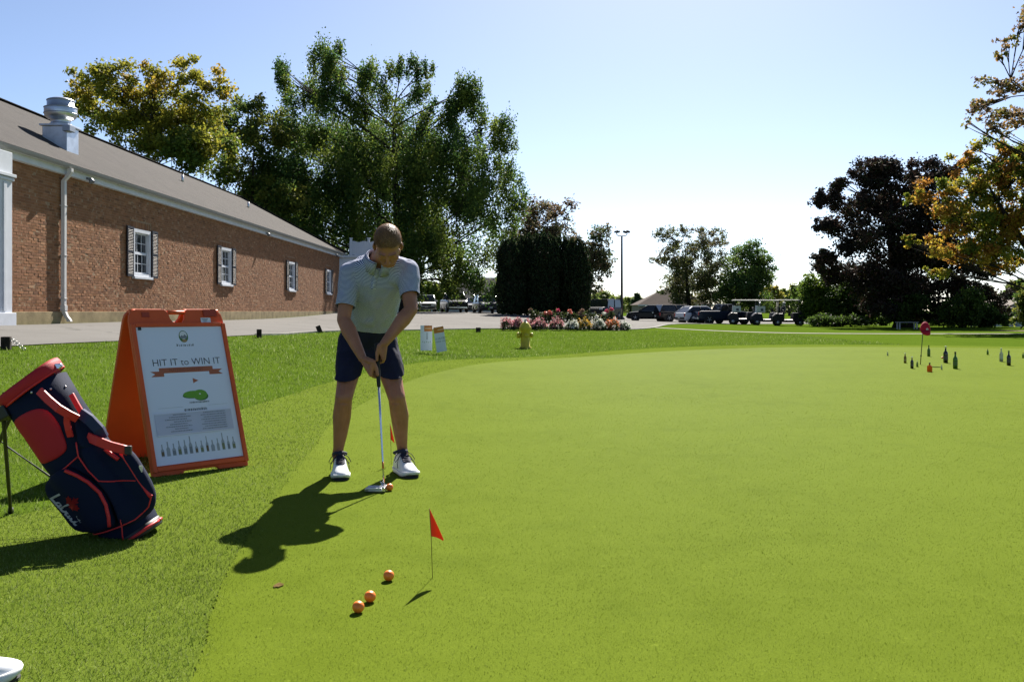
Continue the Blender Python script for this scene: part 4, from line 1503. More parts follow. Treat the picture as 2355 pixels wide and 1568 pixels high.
# shoes
def shoe(parent, toe, yaw, shift, name='shoe', white=None):
    """toe: where the toe touches the ground; the foot points along yaw"""
    M = Matrix.Translation(toe) @ Matrix.Rotation(yaw, 4, 'Z') @ Matrix.Diagonal((1.14, 1.06, 1.26, 1))
    st = [(.292, .010, .032), (.286, .026, .038), (.27, .038, .044), (.24, .0465, .053), (.205, .049, .064), (.17, .047, .078), (.135, .043, .094), (.10, .040, .106), (.06, .038, .104), (.025, .036, .098), (.006, .030, .092), (-.002, .016, .08)]
    g = G()
    rr = []
    for t, w, h in st:
        y = t - .292
        k = []
        for a in range(16):
            u = math.pi * a / 15
            cx = math.copysign(abs(math.cos(u)) ** .75, math.cos(u)) * w * (1 - .14 * math.sin(u))
            k.append(M @ Vector((cx - .008 * (t / .29) ** 2, y, .020 + (h - .020) * math.sin(u) ** .8)))
        rr.append(k)
    g.loft(rr, True, True)
    sh = g.build(name, white or M_SHOEW, parent, 0, shift)
    g = G()
    out = []
    for t, w in ((.295, .012), (.288, .030), (.27, .042), (.24, .050), (.2, .0515), (.15, .046), (.1, .041), (.05, .040), (.02, .036), (.0, .026), (-.005, .012)):
        out.append((t, w + .002))
    poly = [(w - .008 * (t / .29) ** 2, t - .292) for t, w in out] + [(-w - .008 * (t / .29) ** 2, t - .292) for t, w in reversed(out)]
    v = []
    for z, f in ((.004, .95), (.012, 1.0), (.027, 1.0)):
        v.append([M @ Vector((x * f, y * 1.0 - (.006 if z < .01 and y > -.03 else 0), z + (.014 * max(0, (y + .075) / .075) ** 2 if z < .02 else .004 * max(0, (y + .075) / .075)))) for x, y in poly])
    g.loft(v, True, True)
    g.build('sole', mat('white_sole', (.62, .63, .64), .5), sh, 0, shift)
    g = G(); g.loft([[M @ Vector((x * .9, y * .97 - .006, zz)) for x, y in poly] for zz in (.0, .008)], True, False); g.build('outsole', M_RUBBER, sh, 0, shift)
    g = G()
    g.tube([M @ Vector((.034 * math.cos(a), -.232 + .052 * math.sin(a), .105 + .012 * math.sin(a))) for a in [2 * math.pi * k / 20 for k in range(21)]], .010, 8)
    g.prism([(-.021, -.19), (.021, -.19), (.024, -.13), (.016, -.105), (-.016, -.105), (-.024, -.13)], M @ Matrix.Translation((-.004, 0, .020)) @ Matrix.Rotation(R(-23), 4, 'X'), .008)
    g.ell(M @ Vector((-.002, -.178, .112)), (.02, .012, .02))
    g.build('tongue', mat('navy_lining', (.014, .017, .04), .8), sh, 0, shift)
    g = G()
    for k in range(5):
        y = -.172 + k * .0165
        zt = .020 + (np.interp(y + .292, [s_[0] for s_ in reversed(st)], [s_[2] for s_ in reversed(st)]) - .020) + .0035
        g.tube([M @ Vector((x_, y + abs(x_) * .15, zt - (x_ / .03) ** 2 * .011)) for x_ in (-.027, -.014, -.004, .01, .022)], .0032, 6)
    for s in (-1, 1):
        q = [M @ Vector((s * x_, y_, z_)) for x_, y_, z_ in ((.006, -.172, .108), (.024, -.168, .112), (.046, -.160, .098), (.060, -.150, .076), (.052, -.150, .066), (.036, -.160, .080), (.012, -.170, .104))]
        g.tube(q, .0024, 6)
        g.tube([M @ Vector((s * x_, y_, z_)) for x_, y_, z_ in ((.010, -.170, .108), (.034, -.150, .090), (.050, -.125, .062), (.052, -.110, .040))], .0022, 6)
    g.build('laces', M_LACE, sh, 0, shift)
    return sh


shoe(man, P(781, 1106, 2257.5 / (1106 - 715)), R(180 + 10), rootp)
shoe(man, P(948, 1100, 2257.5 / (1100 - 715)), R(180 + 24), rootp)

# the putter in his hands
GTw, GBw = GT + rootp, GB + rootp
pr0 = Vector((GBw.x, GBw.y, 0))
putter = thing('putter', 'silver putter with black grip held behind the orange ball', 'golf club', pr0)
gdw = gd
g = G(); g.tube([GTw - pr0 + gdw * s for s in (-.004, 0, .02, .13, .24, .258, .26)], [.010, .0145, .0148, .0138, .0118, .011, .008], 14); g.build('grip', mat('black_grip', (.012, .012, .013), .8), putter)
M_STEEL = mat('polished_steel', (.55, .56, .58), .22, metal=.9)
g = G(); g.tube([GTw - pr0 + gdw * s for s in (.25, .45, .70, (GB - GT).length)], [.0075, .0068, .0058, .0047], 12); g.build('shaft', M_STEEL, putter)
g = G(); g.tube([GTw - pr0 + gdw * s for s in ((GB - GT).length - .13, (GB - GT).length - .09)], [.0062, .006], 12); g.build('band', mat('orange_band', (.5, .16, .03), .5), putter)
hx, hy = P(861, 1131, 5.43).x - pr0.x, -.035
g = G()
bz = .006
g.box((hx + .058, hy, bz + .014), (.018, .100, .026)); g.build('face', M_STEEL, putter, .003)
g = G()
g.prism([(.05, -.046), (.05, .046), (-.03, .040), (-.055, .022), (-.055, -.022), (-.03, -.040)], Matrix.Translation((hx, hy, bz)), .013)
g.box((hx + .0, hy - .034, bz + .016), (.09, .012, .012)); g.box((hx + .0, hy + .034, bz + .016), (.09, .012, .012)); g.box((hx - .005, hy, bz + .0145), (.09, .018, .006))
g.tube([Vector((hx + .045, hy + .028, bz + .02)), Vector((hx + .03, hy + .034, bz + .045)), GBw - pr0], [.006, .0055, .005], 10)
g.build('head', mat('satin_steel', (.46, .47, .49), .32, metal=.9), putter, .002)
# ------------------------------------------------------------------ lettering
def text_mesh(body, size, M, depth=.0006, shear=0.0, align='CENTER', bold=0.0, space=1.0):
    cu = bpy.data.curves.new('t', 'FONT')
    cu.body = body; cu.size = size; cu.extrude = depth; cu.shear = shear; cu.align_x = align; cu.align_y = 'CENTER'; cu.offset = bold; cu.space_character = space
    cu.resolution_u = 3
    ob = bpy.data.objects.new('t', cu); COL.objects.link(ob)
    dg = bpy.context.evaluated_depsgraph_get()
    me = bpy.data.meshes.new_from_object(ob.evaluated_get(dg))
    bpy.data.objects.remove(ob); bpy.data.curves.remove(cu)
    me.transform(M)
    me.materials.clear()
    return me


def lettering(name, body, size, M, m, parent, **k):
    me = text_mesh(body, size, M, **k)
    me.name = name
    me.materials.append(m)
    return link(bpy.data.objects.new(name, me), parent)


# ------------------------------------------------------------------ the orange A-frame sign
M_ORANGE = mat('orange_plastic', (.56, .085, .018), .5, spec=.35, var=.08, vs_=3)
M_PAPER = mat('poster_board', (.62, .66, .80), .6, spec=.25)
M_INK = mat('black_ink', (.02, .022, .03), .7)
M_PRINT = {k: mat('print_' + k, c, .7) for k, c in dict(rust=(.33, .10, .055), green=(.12, .30, .03), dgreen=(.05, .14, .03), grey=(.17, .19, .22), lgrey=(.28, .31, .36), brown=(.13, .09, .05), olive=(.16, .18, .10), tan=(.30, .2, .1), white=(.6, .62, .66)).items()}
pb = P(360, 1072.4, 5.85)                       # lower left corner of the poster
uu = Vector((.680, .733, 0)).normalized()
nn = Vector((uu.y, -uu.x, 0))                   # towards the reader
lean = R(18.6)
vv = (Vector((0, 0, 1)) * math.cos(lean) - nn * math.sin(lean)).normalized()
nf = uu.cross(vv).normalized()
if nf.dot(nn) < 0: nf = -nf
sroot = pb - vv * (pb.z / vv.z) + uu * .305
sroot = Vector((sroot.x, sroot.y, 0)) - nn * .33
sroot.z = H(sroot.x, sroot.y)
sign = thing('sandwich_board', 'orange plastic A-frame sign with white hit-to-win poster beside the golf bag', 'sign', sroot)
# frame of the front board: x along uu, y along vv, z outwards; origin at the poster's lower left corner
MF = Matrix((( *uu, 0), (*vv, 0), (*nf, 0), (0, 0, 0, 1))).transposed()
MF.translation = pb - sroot
z0 = -(pb.z - .012) / vv.z                       # where the board meets the ground
PW_, PH_ = .61, .914
OUT = [(-.03, z0 + .0), (.03, z0), (.07, z0 + .0), (.17, z0 + .002), (.19, z0 + .022), (.41, z0 + .022), (.43, z0 + .002), (.58, z0), (.64, z0), (.64, PH_ + .05), (.632, PH_ + .09), (.61, PH_ + .118), (.58, PH_ + .128),
       (.385, PH_ + .128), (.365, PH_ + .105), (.355, PH_ + .06), (.34, PH_ + .038), (.305, PH_ + .03), (.27, PH_ + .038), (.255, PH_ + .06), (.245, PH_ + .105), (.225, PH_ + .128), (.03, PH_ + .128), (.0, PH_ + .118), (-.022, PH_ + .09), (-.03, PH_ + .05)]
g = G(); g.prism(OUT, MF @ Matrix.Translation((0, 0, -.035)), .027); fb = g.build('front_board', M_ORANGE, sign, .006)
g = G()
for a, c_, d in (((-.015, PH_ / 2 - .01), (.028, PH_ + .06), .012), ((.625, PH_ / 2 - .01), (.028, PH_ + .06), .012), ((.305, -.022), (.61, .028), .012), ((.305, PH_ + .014), (.61, .026), .01)):
    q = [MF @ Vector((a[0] + sx * c_[0] / 2, a[1] + sy * c_[1] / 2, z)) for z in (-.008, d) for sx, sy in ((-1, -1), (1, -1), (1, 1), (-1, 1))]
    g.hexa(q)
g.build('frame', M_ORANGE, fb, .004)
g = G(); g.cyl(MF @ Vector((.245, PH_ + .108, -.022)), MF @ Vector((.365, PH_ + .108, -.022)), .014, n=12); g.build('handle', M_ORANGE, sign)
g = G(); g.box((0, 0, 0), (.05, .04, .012)); hm_ = g.v; g = G()
for cx_ in (.085, ):
    q = [MF @ Vector((cx_ + sx * .026, PH_ + .088 + sy * .017, z)) for z in (-.0078, -.004) for sx, sy in ((-1, -1), (1, -1), (1, 1), (-1, 1))]
    g.hexa(q)
g.build('painted_recess', mat('darkened_orange', (.30, .035, .01), .6), fb)  # raised plate; the shade of a hollow is put into its darker orange
g = G()
for cx_, hw in ((.545, .05),):
    q = [MF @ Vector((cx_ + sx * hw, PH_ + .098 + sy * .026, z)) for z in (-.0078, -.002) for sx, sy in ((-1, -1), (1, -1), (1, 1), (-1, 1))]
    g.hexa(q)
g.build('latch', mat('darkened_orange', (.30, .035, .01), .6), fb, .006)
g = G(); q = [MF @ Vector((.507 + sx * .036, PH_ + .047 + sy * .017, z)) for z in (-.0076, -.004) for sx, sy in ((-1, -1), (1, -1), (1, 1), (-1, 1))]; g.hexa(q); g.build('sticker', M_PRINT['white'], fb)
for k in range(3):
    g = G(); q = [MF @ Vector((.500 + sx * (.024 - .006 * k), PH_ + .055 - .009 * k + sy * .0022, z)) for z in (-.004, -.0034) for sx, sy in ((-1, -1), (1, -1), (1, 1), (-1, 1))]; g.hexa(q); g.build('print', M_PRINT['grey'], fb)
# rear board, hinged at the top
vr = (Vector((0, 0, 1)) * math.cos(lean) + nn * math.sin(lean)).normalized()
MR = Matrix(((*uu, 0), (*vr, 0), (*(-uu.cross(vr)), 0), (0, 0, 0, 1))).transposed()
topc = MF @ Vector((0, PH_ + .128, -.03))
lenb = (PH_ + .128 - z0)
MR.translation = topc - vr * lenb - nn * .012
g = G(); g.prism([(x, y - z0) for x, y in OUT if y < PH_ + .13], MR, .027); g.build('rear_board', M_ORANGE, sign, .006)
g = G()
for x_ in (.02, .59):
    for q_ in (0,):
        g.cyl(topc + uu * (x_ - .03) - vv * .01, topc + uu * (x_ + .03) - vv * .01, .014, n=10)
g.build('hinge', M_ORANGE, sign)
# poster
g = G(); g.hexa([MF @ Vector((x, y, z)) for z in (-.0078, -.0015) for x, y in ((0, 0), (PW_, 0), (PW_, PH_), (0, PH_))]); poster = g.build('poster', M_PAPER, sign)
g = G(); g.hexa([MF @ Vector((.027 + sx * .010, PH_ - .008 + sy * .012, z)) for z in (-.0015, .006) for sx, sy in ((-1, -1), (1, -1), (1, 1), (-1, 1))]); g.build('clip', M_INK, sign, .002)


def flat(pts, m, z=.0, name='print', parent=None):
    """flat print on the poster; coordinates in metres from its lower left corner"""
    g = G()
    n = len(pts)
    g.add([MF @ Vector((x, y, -.0012 + z)) for x, y in pts], [tuple(range(n))])
    me = g.mesh(name)
    me.materials.append(m)
    return link(bpy.data.objects.new(name, me), parent or poster)


def ellipse(cx, cy, a, b, n=20):
    return [(cx + a * math.cos(2 * math.pi * k / n), cy + b * math.sin(2 * math.pi * k / n)) for k in range(n)]


def MT(x, y, z=.0):
    return MF @ Matrix.Translation((x, y, -.0008 + z))


lettering('heading', 'HIT IT to WIN IT', .066, MT(.318, .668), M_INK, poster, depth=.0002, bold=-.0006, space=1.0)
# crest: ring, landscape, small figure marks, script line under it
flat(ellipse(.322, .846, .033, .042), M_PRINT['dgreen'], .0001, 'crest')
flat(ellipse(.322, .855, .026, .028), M_PRINT['white'], .0003, 'crest')
flat([(.296, .842), (.31, .855), (.32, .848), (.332, .862), (.348, .842), (.345, .832), (.30, .832)], M_PRINT['grey'], .0005, 'crest')
flat(ellipse(.326, .816, .018, .010), M_PRINT['tan'], .0005, 'crest')
x_ = .262
for w_, h_ in ((.016, .022), (.009, .014), (.012, .018), (.006, .02), (.018, .016), (.009, .014), (.011, .02), (.007, .014), (.014, .021)):
    flat([(x_, .778), (x_ + w_ * .7, .778), (x_ + w_ * .8 + .002, .778 + h_ * .8), (x_ + w_ * .4, .778 + h_ * .55), (x_ + .003, .778 + h_)], M_PRINT['grey'], .0002, 'script')
    x_ += w_ + .003
# ribbon
flat([(.115, .598), (.495, .598), (.495, .634), (.115, .634)], M_PRINT['rust'], .0004, 'ribbon')
flat([(.055, .576), (.145, .576), (.145, .612), (.055, .612), (.085, .594)], M_PRINT['rust'], .0002, 'ribbon')
flat([(.565, .576), (.465, .576), (.465, .612), (.565, .612), (.535, .594)], M_PRINT['rust'], .0002, 'ribbon')
lettering('ribbon_text', 'PUTTING CONTEST', .027, MT(.305, .6165, .0006), mat('print_darkrust', (.20, .06, .035), .7), poster, depth=.0001)
# flag and green
flat([(.338, .520), (.338, .556), (.378, .538), (.352, .528)], M_PRINT['rust'], .0002, 'flag_print')
flat(ellipse(.325, .446, .072, .024), M_PRINT['green'], .0002, 'green_print'); flat(ellipse(.372, .441, .052, .034), M_PRINT['green'], .0004, 'green_print'); flat(ellipse(.318, .438, .070, .020), M_PRINT['dgreen'], .0001, 'green_print'); flat(ellipse(.378, .430, .052, .030), M_PRINT['dgreen'], .0001, 'green_print')
flat(ellipse(.372, .446, .006, .005), M_PRINT['white'], .0006, 'hole_print')


def scribble(x0, x1, y, h, m, z=.0002):
    x = x0
    while x < x1:
        w = random.uniform(.004, .012)
        flat([(x, y - h / 2), (min(x + w, x1), y - h / 2 * random.uniform(.6, 1)), (min(x + w, x1), y + h / 2 * random.uniform(.4, 1)), (x, y + h / 2 * random.uniform(.5, 1))], m, z, 'small_print')
        x += w + random.uniform(.0015, .004)


scribble(.29, .43, .392, .013, M_PRINT['grey'])
scribble(.245, .405, .345, .019, M_PRINT['grey'])
flat([(.07, .366), (.24, .366), (.24, .3675), (.07, .3675)], M_PRINT['lgrey'], .0002, 'rule'); flat([(.42, .366), (.56, .366), (.56, .3675), (.42, .3675)], M_PRINT['lgrey'], .0002, 'rule')
# taped film panel with two columns of small print
M_FILM = mat('clear_film', (.46, .48, .62), .16, spec=.6, bump=.35, bs=9)
g = G()
nx_, ny_ = 16, 6
vvv = []
for j in range(ny_ + 1):
    for i in range(nx_ + 1):
        x, y = .035 + .54 * i / nx_, .185 + .145 * j / ny_
        vvv.append(MF @ Vector((x, y, .0008 + .0022 * abs(noise.noise(Vector((x * 14, y * 17, 3)))))))
g.add(vvv, [(j * (nx_ + 1) + i, j * (nx_ + 1) + i + 1, (j + 1) * (nx_ + 1) + i + 1, (j + 1) * (nx_ + 1) + i) for j in range(ny_) for i in range(nx_)], True)
film = g.build('film', M_FILM, sign)
for k in range(8):
    y = .318 - k * .0155
    scribble(.16 - (k % 3) * .03, .25 + (k % 2) * .03, y, .006, M_PRINT['grey'], .0042)
    scribble(.37 - (k % 2) * .02, .53, y, .006, M_PRINT['grey'], .0042)
for y0 in (.186, .326):
    flat([(.035, y0), (.575, y0), (.575, y0 + .006), (.035, y0 + .006)], mat('tape', (.62, .64, .75), .25), .0044, 'tape', sign)
# row of printed bottles
pal_ = ['brown', 'lgrey', 'grey', 'olive', 'grey', 'grey', 'brown', 'olive', 'brown', 'lgrey', 'lgrey', 'olive', 'grey', 'olive']
for k, c_ in enumerate(pal_):
    x = .055 + k * .0385
    w, h = .012 * random.uniform(.75, 1.15), .105 * random.uniform(.7, 1.1)
    y = .055
    flat([(x - w, y), (x + w, y), (x + w, y + h * .5), (x + w * .35, y + h * .66), (x + w * .35, y + h), (x - w * .35, y + h), (x - w * .35, y + h * .66), (x - w, y + h * .5)], M_PRINT['lgrey'], .0001, 'bottle_print')
    flat([(x - w * .85, y + .006), (x + w * .85, y + .006), (x + w * .85, y + h * .4), (x - w * .85, y + h * .4)], M_PRINT[c_], .0003, 'bottle_print')

# ------------------------------------------------------------------ the golf bag on its stand
M_BAGN = mat('bag_navy', (.008, .012, .030), .8, spec=.1, bump=.2, bs=260)
M_BAGR = mat('bag_red', (.36, .012, .020), .65, spec=.3, bump=.2, bs=260)
M_PIPE = mat('bag_red_trim', (.50, .020, .022), .45, spec=.4)
M_BLACK = mat('black_plastic', (.012, .012, .013), .5)
BD = 4.43
bag0 = P(300, 1226, BD); bag0.z = H(bag0.x, bag0.y)
bag = thing('golf_bag', 'navy and red golf stand bag leaning on its black legs at the left', 'golf bag', bag0)
aa = Vector((-.557, -.03, .831)).normalized()       # along the bag, upwards
pp = Vector((.831, 0, .557)).normalized()           # across, towards the upper right
qq = aa.cross(pp).normalized()
if qq.y > 0: qq = -qq                               # towards the viewer
ORG_ = P(880 / 2.705 * .9424, (840 + 1220 / 2.705) * .9424, BD) - bag0


def zb(zx, zy):
    dx, dy = zx - 880, zy - 1220
    s = .0007177 * .985
    return ((dx * .831 - dy * .557) * s, (-dx * .557 - dy * .831) * s)      # across p, along w


def BP(p, w, q):
    return ORG_ + pp * p + aa * w + qq * q


SECT = [(-.03, -.115, .112, .105), (.0, -.128, .118, .118), (.10, -.135, .13, .125), (.30, -.150, .132, .128), (.48, -.160, .132, .128), (.68, -.158, .136, .126), (.80, -.158, .145, .124)]


def surf(p, w):
    lo = np.interp(w, [s[0] for s in SECT], [s[1] for s in SECT]); hi = np.interp(w, [s[0] for s in SECT], [s[2] for s in SECT]); d = np.interp(w, [s[0] for s in SECT], [s[3] for s in SECT])
    c, h = (lo + hi) / 2, (hi - lo) / 2
    u = min(.995, abs(p - c) / h)
    return float(d * (1 - u ** 2.6) ** (1 / 2.6))


g = G()
rr = []
for w, lo, hi, d in SECT:
    c, h = (lo + hi) / 2, (hi - lo) / 2
    rr.append([BP(c + h * math.copysign(abs(math.cos(t)) ** (2 / 2.6), math.cos(t)), w, d * math.copysign(abs(math.sin(t)) ** (2 / 2.6), math.sin(t))) for t in [2 * math.pi * k / 32 for k in range(32)]])
g.loft(rr)
bbody = g.build('body', M_BAGN, bag)
# boot at the bottom
g = G()
rr = []
for w, f in ((-.052, .96), (-.045, 1.02), (-.012, 1.03), (-.008, .99)):
    rr.append([BP(-.005 + .122 * f * math.copysign(abs(math.cos(t)) ** .77, math.cos(t)), w, .112 * f * math.copysign(abs(math.sin(t)) ** .77, math.sin(t))) for t in [2 * math.pi * k / 32 for k in range(32)]])
g.loft(rr); g.build('boot', M_BLACK, bag)
g = G(); g.tube([BP(-.005 + .126 * math.copysign(abs(math.cos(t)) ** .77, math.cos(t)), -.030, .116 * math.copysign(abs(math.sin(t)) ** .77, math.sin(t))) for t in [2 * math.pi * k / 40 for k in range(41)]], .0075, 8); g.build('boot_trim', M_PIPE, bag)
# red cuff at the top, with its dividers
g = G()
rr = []
for w, f in ((.812, 1.0), (.82, 1.045), (.852, 1.05), (.868, 1.02), (.866, .93), (.84, .88), (.80, .88)):
    rr.append([BP(-.006 + .152 * f * math.copysign(abs(math.cos(t)) ** .8, math.cos(t)), w + .018 * math.sin(t * 1.0 + 2.6), .126 * f * math.copysign(abs(math.sin(t)) ** .8, math.sin(t))) for t in [2 * math.pi * k / 36 for k in range(36)]])
g.loft(rr, False); g.build('cuff', M_BAGR, bag)
g = G(); g.tube([BP(-.006 + .160 * math.cos(t), .812 + .018 * math.sin(t + 2.6), .134 * math.sin(t)) for t in [2 * math.pi * k / 40 for k in range(41)]], .006, 6); g.build('cuff_trim', M_PIPE, bag)
g = G()
for k in (-1, 0, 1):
    g.tube([BP(k * .09, .845, -.10), BP(k * .09, .85, .10)], .008, 6)
g.tube([BP(-.14, .848, 0), BP(.13, .848, 0)], .008, 6); g.build('divider', M_BLACK, bag)


def puff(name, zpoly, q0, bulge, m, parent=bag, sm=3, follow=True):
    """a padded panel or pocket over the bag's near side"""
    pts = [zb(*p) for p in zpoly]
    q = smooth_loop(pts, sm)
    c = q.mean(0)
    g = G()
    rings = []
    for f, h in ((1.0, -.012), (1.0, .30), (.985, .55), (.95, .78), (.88, .93), (.7, 1.0), (.4, 1.0), (.12, 1.0)):
        rg = []
        for p in q:
            x = c + (p - c) * f
            base = surf(x[0], x[1]) if follow else q0
            rg.append(BP(x[0], x[1], max(base, q0) + bulge * h))
        rings.append(rg)
    g.loft(rings, True, True)
    return g.build(name, m, parent)


puff('red_panel', [(165, 482), (240, 425), (330, 388), (400, 398), (465, 470), (505, 560), (527, 640), (490, 690), (420, 728), (340, 750), (300, 690), (240, 600), (190, 540)], .02, .010, M_BAGR)
pk1 = puff('side_pocket', [(372, 872), (440, 810), (530, 765), (620, 800), (720, 865), (790, 950), (825, 1050), (845, 1140), (770, 1180), (690, 1205), (560, 1190), (470, 1080), (372, 950)], .075, .050, M_BAGN)
pk2 = puff('front_pocket', [(620, 640), (700, 610), (800, 640), (900, 672), (980, 780), (1055, 930), (1055, 1040), (1000, 1110), (890, 1150), (850, 1060), (790, 940), (710, 840), (650, 740)], .055, .040, M_BAGN)
puff('upper_pocket', [(560, 430), (640, 452), (720, 520), (730, 575), (690, 640), (620, 640), (590, 560)], .04, .035, M_BAGN)


def on_bag(zx, zy, lift):
    p, w = zb(zx, zy)
    return p, w, lift


def trim(name, zp, r, lift, m=M_PIPE, flat_=1.0, n=10):
    pts = []
    for i in range(len(zp) - 1):
        for k in range(4):
            u = k / 4
            pts.append((zp[i][0] * (1 - u) + zp[i + 1][0] * u, zp[i][1] * (1 - u) + zp[i + 1][1] * u))
    pts.append(zp[-1])
    path = []
    for zx, zy in pts:
        p, w = zb(zx, zy)
        path.append(BP(p, w, max(surf(p, w), lift[0]) + lift[1]))
    g = G(); g.tube(path, r, 8); return g.build(name, m, bag)


trim('zip_trim', [(545, 775), (620, 808), (690, 852), (760, 920), (800, 1000), (818, 1080), (820, 1140)], .0085, (.075, .048))
trim('piping', [(372, 885), (440, 822), (530, 765), (610, 692)], .0035, (.05, .022))
trim('piping', [(600, 600), (620, 690), (680, 780), (745, 850), (850, 864), (950, 866)], .0035, (.055, .038))
trim('piping', [(690, 1208), (780, 1182), (870, 1150), (960, 1110), (1030, 1040), (1052, 960)], .0035, (.06, .030))
trim('piping', [(850, 960), (878, 1080), (890, 1150), (895, 1235)], .003, (.06, .035))
trim('piping', [(380, 960), (470, 1095), (560, 1196), (690, 1212)], .0035, (.04, .020))
trim('pocket_strap', [(850, 685), (905, 770), (960, 860), (1010, 930), (1046, 975)], .011, (.055, .030))
trim('pocket_strap', [(760, 655), (800, 690), (845, 722)], .010, (.06, .045))
g = G(); p_, w_ = zb(545, 805); g.box(BP(p_, w_, .155), (.012, .008, .045)); g.build('zip_pull', mat('zip_metal', (.45, .43, .42), .35, metal=.8), bag)
for zx, zy in ((302, 280), (235, 262), (122, 412), (410, 262), (466, 255)):
    p_, w_ = zb(zx, zy); g = G(); g.ell(BP(p_, w_, surf(p_, w_) + .002), (.006, .004, .006), None, 10, 6); g.build('rivet', mat('rivet_metal', (.5, .5, .52), .35, metal=.8), bag)


def strap(name, zp, wd, m, th=.010):
    g = G()
    rg = []
    q = [BP(*zb(x, y), l) for x, y, l in zp]
    for i, p in enumerate(q):
        t = (q[min(i + 1, len(q) - 1)] - q[max(i - 1, 0)]).normalized()
        s = t.cross(qq).normalized()
        n_ = s.cross(t).normalized()
        if n_.dot(qq) < 0: n_ = -n_
        rg.append([p + s * wd / 2, p + s * wd / 2 * .9 + n_ * th, p - s * wd / 2 * .9 + n_ * th, p - s * wd / 2])
    g.loft(rg, True, False)
    return g.build(name, m, bag, .002)


strap('shoulder_strap', [(362, 268, .135), (430, 325, .150), (500, 378, .160), (560, 420, .150), (600, 450, .13)], .040, M_PIPE)
strap('shoulder_strap', [(548, 420, .145), (540, 470, .140), (548, 520, .138), (556, 566, .13)], .030, M_PIPE)
strap('shoulder_strap', [(520, 305, .06), (565, 370, .075), (612, 438, .085)], .026, M_PIPE)
strap('strap_pad', [(600, 425, .085), (665, 462, .10), (715, 520, .095), (728, 575, .07)], .052, mat('bag_pad_blue', (.014, .022, .075), .8), .02)
strap('lower_strap', [(648, 575, .10), (720, 600, .115), (800, 632, .115), (872, 655, .105), (905, 668, .095)], .045, M_PIPE)
g = G(); p_, w_ = zb(910, 662); g.box(BP(p_, w_, .105), (.03, .02, .04)); g.build('buckle', M_BLACK, bag, .004)
g = G(); p_, w_ = zb(965, 800); g.box(BP(p_ + .012, w_, .085), (.014, .006, .03)); g.build('snap', mat('rivet_metal', (.5, .5, .52), .35, metal=.8), bag)
# stand legs with their struts
hinge = BP(*zb(88, 425), .045)
gr = lambda X, D: on(X, D) - bag0
f1, f2 = gr(-2.555, 4.765), gr(-2.86, 4.95)
for i, (ft, of) in enumerate(((f1, .04), (f2, -.05))):
    h0 = hinge + qq * of
    g = G(); g.tube([h0, h0.lerp(ft, .1), ft], [.013, .0095, .0085], 10); lg = g.build('leg', M_BLACK, bag)
    g = G(); g.tube([ft + Vector((0, 0, .03)), ft + Vector((0, 0, .004))], [.012, .015], 10); g.build('rubber_foot', M_RUBBER, lg)
    g = G(); g.tube([h0.lerp(ft, .30), BP(-.09, .12, -.06 + .03 * i)], .003, 6); g.build('strut', M_BLACK, bag)
g = G(); g.box(hinge, (.07, .14, .06), Matrix.Rotation(R(-30), 3, 'Y')); g.build('hinge_block', M_BLACK, bag, .008)
# embroidered word and leaf
p_, w_ = zb(518, 1032)
dirw = (zb(590, 1140)[0] - zb(425, 955)[0], zb(590, 1140)[1] - zb(425, 955)[1])
dv_ = (pp * dirw[0] + aa * dirw[1]).normalized()
up_ = qq.cross(dv_).normalized()
ML = Matrix(((*dv_, 0), (*up_, 0), (*qq, 0), (0, 0, 0, 1))).transposed()
ML.translation = BP(p_, w_, max(surf(p_, w_), .075) + .0515)
wm_ = lettering('word', 'Labatt', .086, ML @ Matrix.Scale(.95, 4, (1, 0, 0)), mat('white_thread', (.62, .62, .64), .7), bag, depth=.0015, shear=.28, bold=.0012, space=.86)
for v in wm_.data.vertices:                     # the stitching lies on the pocket
    r_ = v.co - ORG_
    p1, w1 = r_.dot(pp), r_.dot(aa)
    v.co += qq * (max(surf(p1, w1), .075) + .0525 - r_.dot(qq))
leafp = [(0, -.5), (.04, -.2), (.3, -.24), (.26, -.14), (.5, .06), (.42, .1), (.46, .26), (.3, .22), (.27, .3), (.12, .16), (.2, .46), (.1, .42), (0, .62), (-.1, .42), (-.2, .46), (-.12, .16), (-.27, .3), (-.3, .22), (-.46, .26), (-.42, .1), (-.5, .06), (-.26, -.14), (-.3, -.24), (-.04, -.2)]
pl, wl = zb(575, 1000)
ML2 = ML.copy(); ML2.translation = BP(pl, wl, max(surf(pl, wl), .075) + .0512)
g = G(); g.prism([(x * .085, y * .085) for x, y in leafp], ML2, .0016); wl_ = g.build('maple_leaf', M_BAGR, bag)
bm = bmesh.new(); bm.from_mesh(wl_.data); bmesh.ops.triangulate(bm, faces=bm.faces); bm.to_mesh(wl_.data); bm.free()
for v in wl_.data.vertices:
    r_ = v.co - ORG_
    p1, w1 = r_.dot(pp), r_.dot(aa)
    v.co += qq * (max(surf(p1, w1), .075) + .0530 - r_.dot(qq))

# a club whose head shows above the cuff
clb0 = BP(.03, .70, .03) + bag0
club_ = thing('golf_club', 'silver and black club head sticking out of the golf bag', 'golf club', clb0)
ct = BP(*zb(335, 168), .02) + bag0 - clb0
g = G(); g.tube([Vector((0, 0, 0)), ct], .006, 8); g.build('shaft', M_STEEL, club_)
e2 = BP(*zb(432, 112), .02) + bag0 - clb0
e1 = BP(*zb(300, 172), .02) + bag0 - clb0
g = G(); g.loft([[c + aa * s * .5 * w + qq * t * .5 * d for s, t in ((-1, -1), (1, -1), (1, 1), (-1, 1))] for c, w, d in ((e1, .022, .02), (e1.lerp(e2, .3), .040, .03), (e1.lerp(e2, .75), .036, .03), (e2, .014, .016))], True, False); g.build('head', M_STEEL, club_, .004)
g = G(); g.box(e1.lerp(e2, .45) + qq * .016, (.05, .012, .05)); g.build('cavity', M_BLACK, club_, .004)
